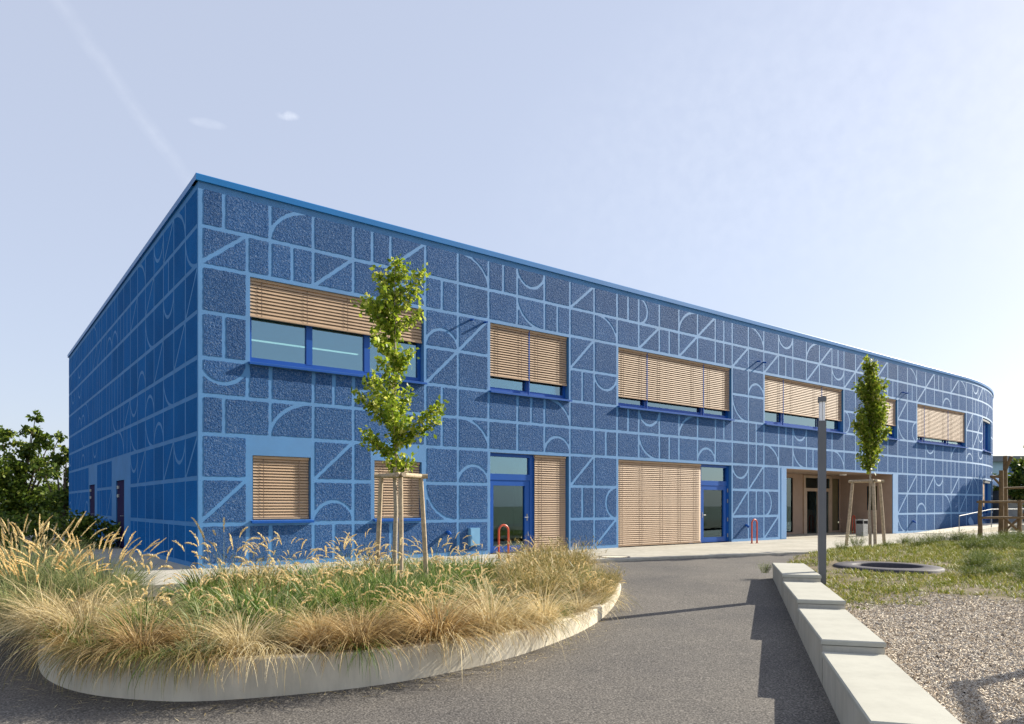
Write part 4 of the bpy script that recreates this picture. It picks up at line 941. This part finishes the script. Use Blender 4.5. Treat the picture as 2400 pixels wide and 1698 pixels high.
def stakes(x, y, z0, lab, ang, H, r0, r1, rr):
    t = empty('tree_stakes', (x, y, z0), ang, lab, 'tree support'); tops = []
    for k in range(3):
        a = 2*PI*k/3-PI/2; p0 = (r0*math.cos(a), r0*math.sin(a), -.1); p1 = (r1*math.cos(a), r1*math.sin(a), H); tops.append(p1)
        m = MB(); m.tube([p0, tuple((u+v)/2+.008 for u, v in zip(p0, p1)), p1], [rr, rr*.97, rr*.92], 10); m.build('stake', M['stake'], t, False)
    for a, b in zip(tops, tops[1:]+tops[:1]):
        a, b = Vector(a), Vector(b); d = (b-a).normalized()*.12
        m = MB(); m.tube([(a-d)+Vector((0, 0, .03)), (b+d)+Vector((0, 0, .03))], rr*.95, 10); m.build('crossbar', M['stake'], t)
stakes(-1.93, 12.5, -.19, 'three pale wooden stakes with crossbars around the nearer young tree', R(8), 2.06, .53, .40, .045)
stakes(11.25, 22.7, .19, 'three grey weathered stakes with crossbars around the farther young tree', R(-10), 1.93, .66, .47, .05)

# ------------------------------------------------------------------ bushes, hedge and far trees
def bush(name, lab, cat, blobs, loc, seed, n, size, key, trunk=True, group=None, sway=.35):
    """crown of many leaves round branch blobs: (x, y, z, radius)"""
    t = empty(name, loc, 0, lab, cat, group); g = np.random.default_rng(seed); cen = []
    tot = sum(b[3]**2 for b in blobs)
    m = MB()
    for (x, y, z, r) in blobs:
        if trunk: m.tube([(x*.1, y*.1, 0), (x*.5, y*.5, z*.5), (x, y, z)], [.09, .06, .02], 6)
        k = int(n*r*r/tot); d = g.normal(0, 1, (k, 3)); d /= np.linalg.norm(d, axis=1)[:, None]
        # twig clumps: leaves gather round random sub-centres
        sub = g.normal(0, 1, (max(6, k//26), 3)); sub /= np.linalg.norm(sub, axis=1)[:, None]; sub *= (r*g.uniform(.45, 1.12, len(sub))**.7)[:, None]
        idx = g.integers(0, len(sub), k); c = sub[idx]+g.normal(0, r*.13, (k, 3)); c[:, 2] *= .85
        cen.append(c+np.array([x, y, z]))
    if trunk: m.build('trunk', M['bark2'], t)
    V, Fq = leaf_quads(np.concatenate(cen), g, size); link('crown', np_mesh('crown', V, Fq, None), M[key], t); return t
def sc_(bl, k): return [tuple(v*k for v in b) for b in bl]
bush('broad_tree', 'green spreading tree at the left frame edge with tufted upper branches', 'tree',
     sc_([(-.9, 0, 1.2, 1.3), (.4, .3, .9, 1.2), (1.2, 0, 1.2, .9), (-.4, -.2, 2.5, 1.0), (.2, .2, 2.8, .7), (.45, 0, 3.5, .45), (.6, 0, 4.1, .35), (.75, 0, 4.65, .25), (-.6, 0, 3.7, .5), (-.75, .1, 4.15, .25), (1.0, 0, 3.5, .35), (1.35, 0, 3.75, .25), (1.7, .1, 3.9, .2), (1.2, 0, 2.6, .5), (1.9, .2, .8, .8), (-2, 0, 1.5, 1.3)], 1.62), (P(40, 48), 48, -.3), 301, 15000, (.14, .27), 'leaf_dark')
bush('broad_tree', 'darker tree peeking out beside the far left corner of the blue building', 'tree',
     sc_([(0, 0, 2.6, .5), (-.35, 0, 3.0, .28), (.1, 0, 3.3, .35), (.6, .5, 1.6, 1.0), (0, 0, 1.1, .8), (1.5, 1, 2.2, 1.1), (-.9, .2, 2.35, .22)], 1.45), (P(150, 43), 43, -.2), 302, 6000, (.13, .25), 'leaf_dark')
bush('shrub', 'low dark shrub under the spreading tree behind the fountain grass', 'shrub', [(-1.2, 0, .5, .9), (0, 0, .5, .8), (1.1, .2, .55, .8), (2.0, .3, .5, .8), (-2.6, 0, .5, 1)], (P(60, 23), 23, -.05), 303, 6500, (.08, .14), 'leaf_dark', False)
bush('hedge', 'clipped green hedge behind the playground in front of the pale blue house', 'hedge', [(k*1.2, 0, .2*math.sin(k*2), 1.0) for k in range(-4, 8)], (P(2400, 60), 60, Zp(1128, 60)-.3), 304, 9000, (.16, .3), 'leaf_mid', False)
bush('round_tree', 'light green tree at the right frame edge before the pale blue house', 'tree', [(0, 0, 3.6, .9), (.9, 0, 3.2, 1.2), (.3, .3, 2.6, .9), (1.4, 0, 4.0, .8)], (P(2402, 46), 46, -.1), 305, 5000, (.14, .24), 'leaf_mid')
pp = tow(46.3, .2)
bush('tall_shrub', 'spiky green shrub beyond the rounded end casting shadows on the wall', 'shrub', [(0, 0, 1.2, 1.0), (.3, .2, 2.4, 1.0), (.2, -.1, 3.6, 1.0), (.5, .3, 4.8, .9), (0, .2, 5.6, .6), (.3, 0, 6.3, .45), (1.5, .3, 2.6, 1.1), (1.2, .8, 4.2, .9)], (32.3, 43.7, .1), 306, 8000, (.14, .28), 'leaf_mid')
bush('tall_shrub', 'small green shrub nearer the handrail casting spiky shadows', 'shrub', [(0, 0, .5, .5), (.1, .1, 1.0, .4), (0, 0, 1.5, .25)], (27.6, 37.6, .1), 307, 1500, (.12, .22), 'leaf_mid')
# far wood behind everything
fw = [(k*9+random.uniform(-3, 3), random.uniform(-6, 6), random.uniform(1.5, 3.5), random.uniform(4, 6)) for k in range(-22, 23)]
o = bush('distant_wood', None, None, fw, (0, 230, 0), 308, 9000, (1.0, 2.0), 'leaf_dark', False)
for k in ('label', 'category'):
    if k in o: del o[k]
tag(o, 'far dark wood along the horizon', 'wood', None, 'stuff')
for c in o.children: c['kind'] = 'stuff'

# ------------------------------------------------------------------ lawn blades, weeds and gravel chips
g = np.random.default_rng(77)
def noise2(x, y): return math.sin(x*2.1+1.3*math.sin(y*1.7))*math.cos(y*2.6+.8*math.sin(x*1.1))+.6*math.sin(x*5.3+y*3.1)*math.cos(y*4.7-x*1.9)
B = []; LL = []
while len(B) < 70000:
    y = g.uniform(9.6, 26); x = g.uniform(lawn_left(y)+.05, max(.74*y+.5, lawn_left(y)+.1))
    if y < gravel_edge(x)-.35: continue
    if ((x-tx)/1.13)**2+((y-ty)/1.26)**2 < 1: continue
    dens = .55+.45*noise2(x, y)+.03*(y-12)
    if y < gravel_edge(x)+.6: dens -= .45
    if x < lawn_left(y)+.9 and y > 13: dens -= .3
    if g.uniform(0, 1) > dens: continue
    for _ in range(9):
        xx, yy = x+g.normal(0, .04), y+g.normal(0, .04); B.append((xx, yy, lz(xx, yy)-.01)); LL.append(g.uniform(.04, .11)+.004*(y-10))
B = np.array(B); n = len(B)
V, Fq, _ = strips(B, g.uniform(0, 2*PI, n), np.array(LL), g.uniform(.1, .9, n), g.uniform(.2, 1.3, n), g.uniform(.007, .014, n), 2, g)
tag(link('lawn_grass', np_mesh('lawn_grass', V, Fq, None), M['turf']), kind='stuff')
PW = [proto_twig(400+i, 'leaf_mid') for i in range(3)]+[proto_green(410+i, 'olive', 90, (.12, .3)) for i in range(2)]
def weed(x, y, s, lab, grp):
    if grp: bulk_put('weeds', random.choice(PW), (x, y, lawn_z(y)-.02), random.uniform(0, 6), s)
    else: plant('weed', random.choice(PW), (x, y, lawn_z(y)-.02), random.uniform(0, 6), s, lab, 'weed', None)
cnt = 0
while cnt < 200:
    y = random.uniform(19.5, 26.5); x = random.uniform(lawn_left(y)+.2, .735*y)
    if (x-11.3)**2+(y-22.7)**2 < .5: continue
    if random.random() > .25+.75*max(0, (x-9)/9): continue
    weed(x, y, random.uniform(.28, .62), 'leafy green weed on the raised back edge of the lawn', 'weeds along the back of the lawn'); cnt += 1
for k in range(60):
    y = random.uniform(12.5, 18); x = random.uniform(.63*y, .74*y)
    weed(x, y, random.uniform(.28, .5), 'dense leafy weed at the right side of the lawn', 'weeds at the right of the lawn')
for x, y, lab in ((6.2, 15.7, 'small green weed growing behind the farthest seat block'), (5.1, 14.5, 'tiny green weed at the foot of the farthest seat block')):
    weed(x, y, .35, lab, None)
bulk_build('weeds')
# chips
n = 34000; yy = 4.6+(g.uniform(0, 1, n)**1.3)*8.6; xx = np.array([g.uniform(bench_right(y)-.0, .75*y+.3) for y in yy])
keep = np.array([y < gravel_edge(x)+.5*g.normal(0, .6) and x > lawn_left(y)+.03 for x, y in zip(xx, yy)]); xx, yy = xx[keep], yy[keep]; n = len(xx)
zz = np.array([lz(x, y) for x, y in zip(xx, yy)])
a = g.uniform(0, 2*PI, n); L_ = g.uniform(.013, .033, n)*(1+.25*(g.uniform(0, 1, n) > .85)); w_ = g.uniform(.008, .015, n); h_ = g.uniform(.007, .015, n); tl = g.normal(0, .42, n)
tmpl = np.array([(-1, -.6, -.5), (-.7, .8, -.4), (.9, .7, -.5), (1, -.7, -.4), (-.6, -.4, .7), (-.5, .5, .9), (.6, .5, .6), (.7, -.4, .9)])
T = tmpl[None]*np.stack([L_, w_, h_], 1)[:, None, :]*g.uniform(.75, 1.25, (n, 8, 3))
T2 = T.copy(); T2[:, :, 2] += T[:, :, 0]*np.sin(tl)[:, None]
ca, sa = np.cos(a)[:, None], np.sin(a)[:, None]
V = np.stack([T2[:, :, 0]*ca-T2[:, :, 1]*sa+xx[:, None], T2[:, :, 0]*sa+T2[:, :, 1]*ca+yy[:, None], T2[:, :, 2]+zz[:, None]+.006], 2).reshape(-1, 3)
ft = np.array([(4, 5, 6, 7)[::-1], (0, 1, 5, 4), (1, 2, 6, 5), (2, 3, 7, 6), (3, 0, 4, 7)])
tag(link('gravel', np_mesh('gravel', V, (ft[None]+(np.arange(n)*8)[:, None, None]).reshape(-1, 4), None), M['chip']), kind='stuff')
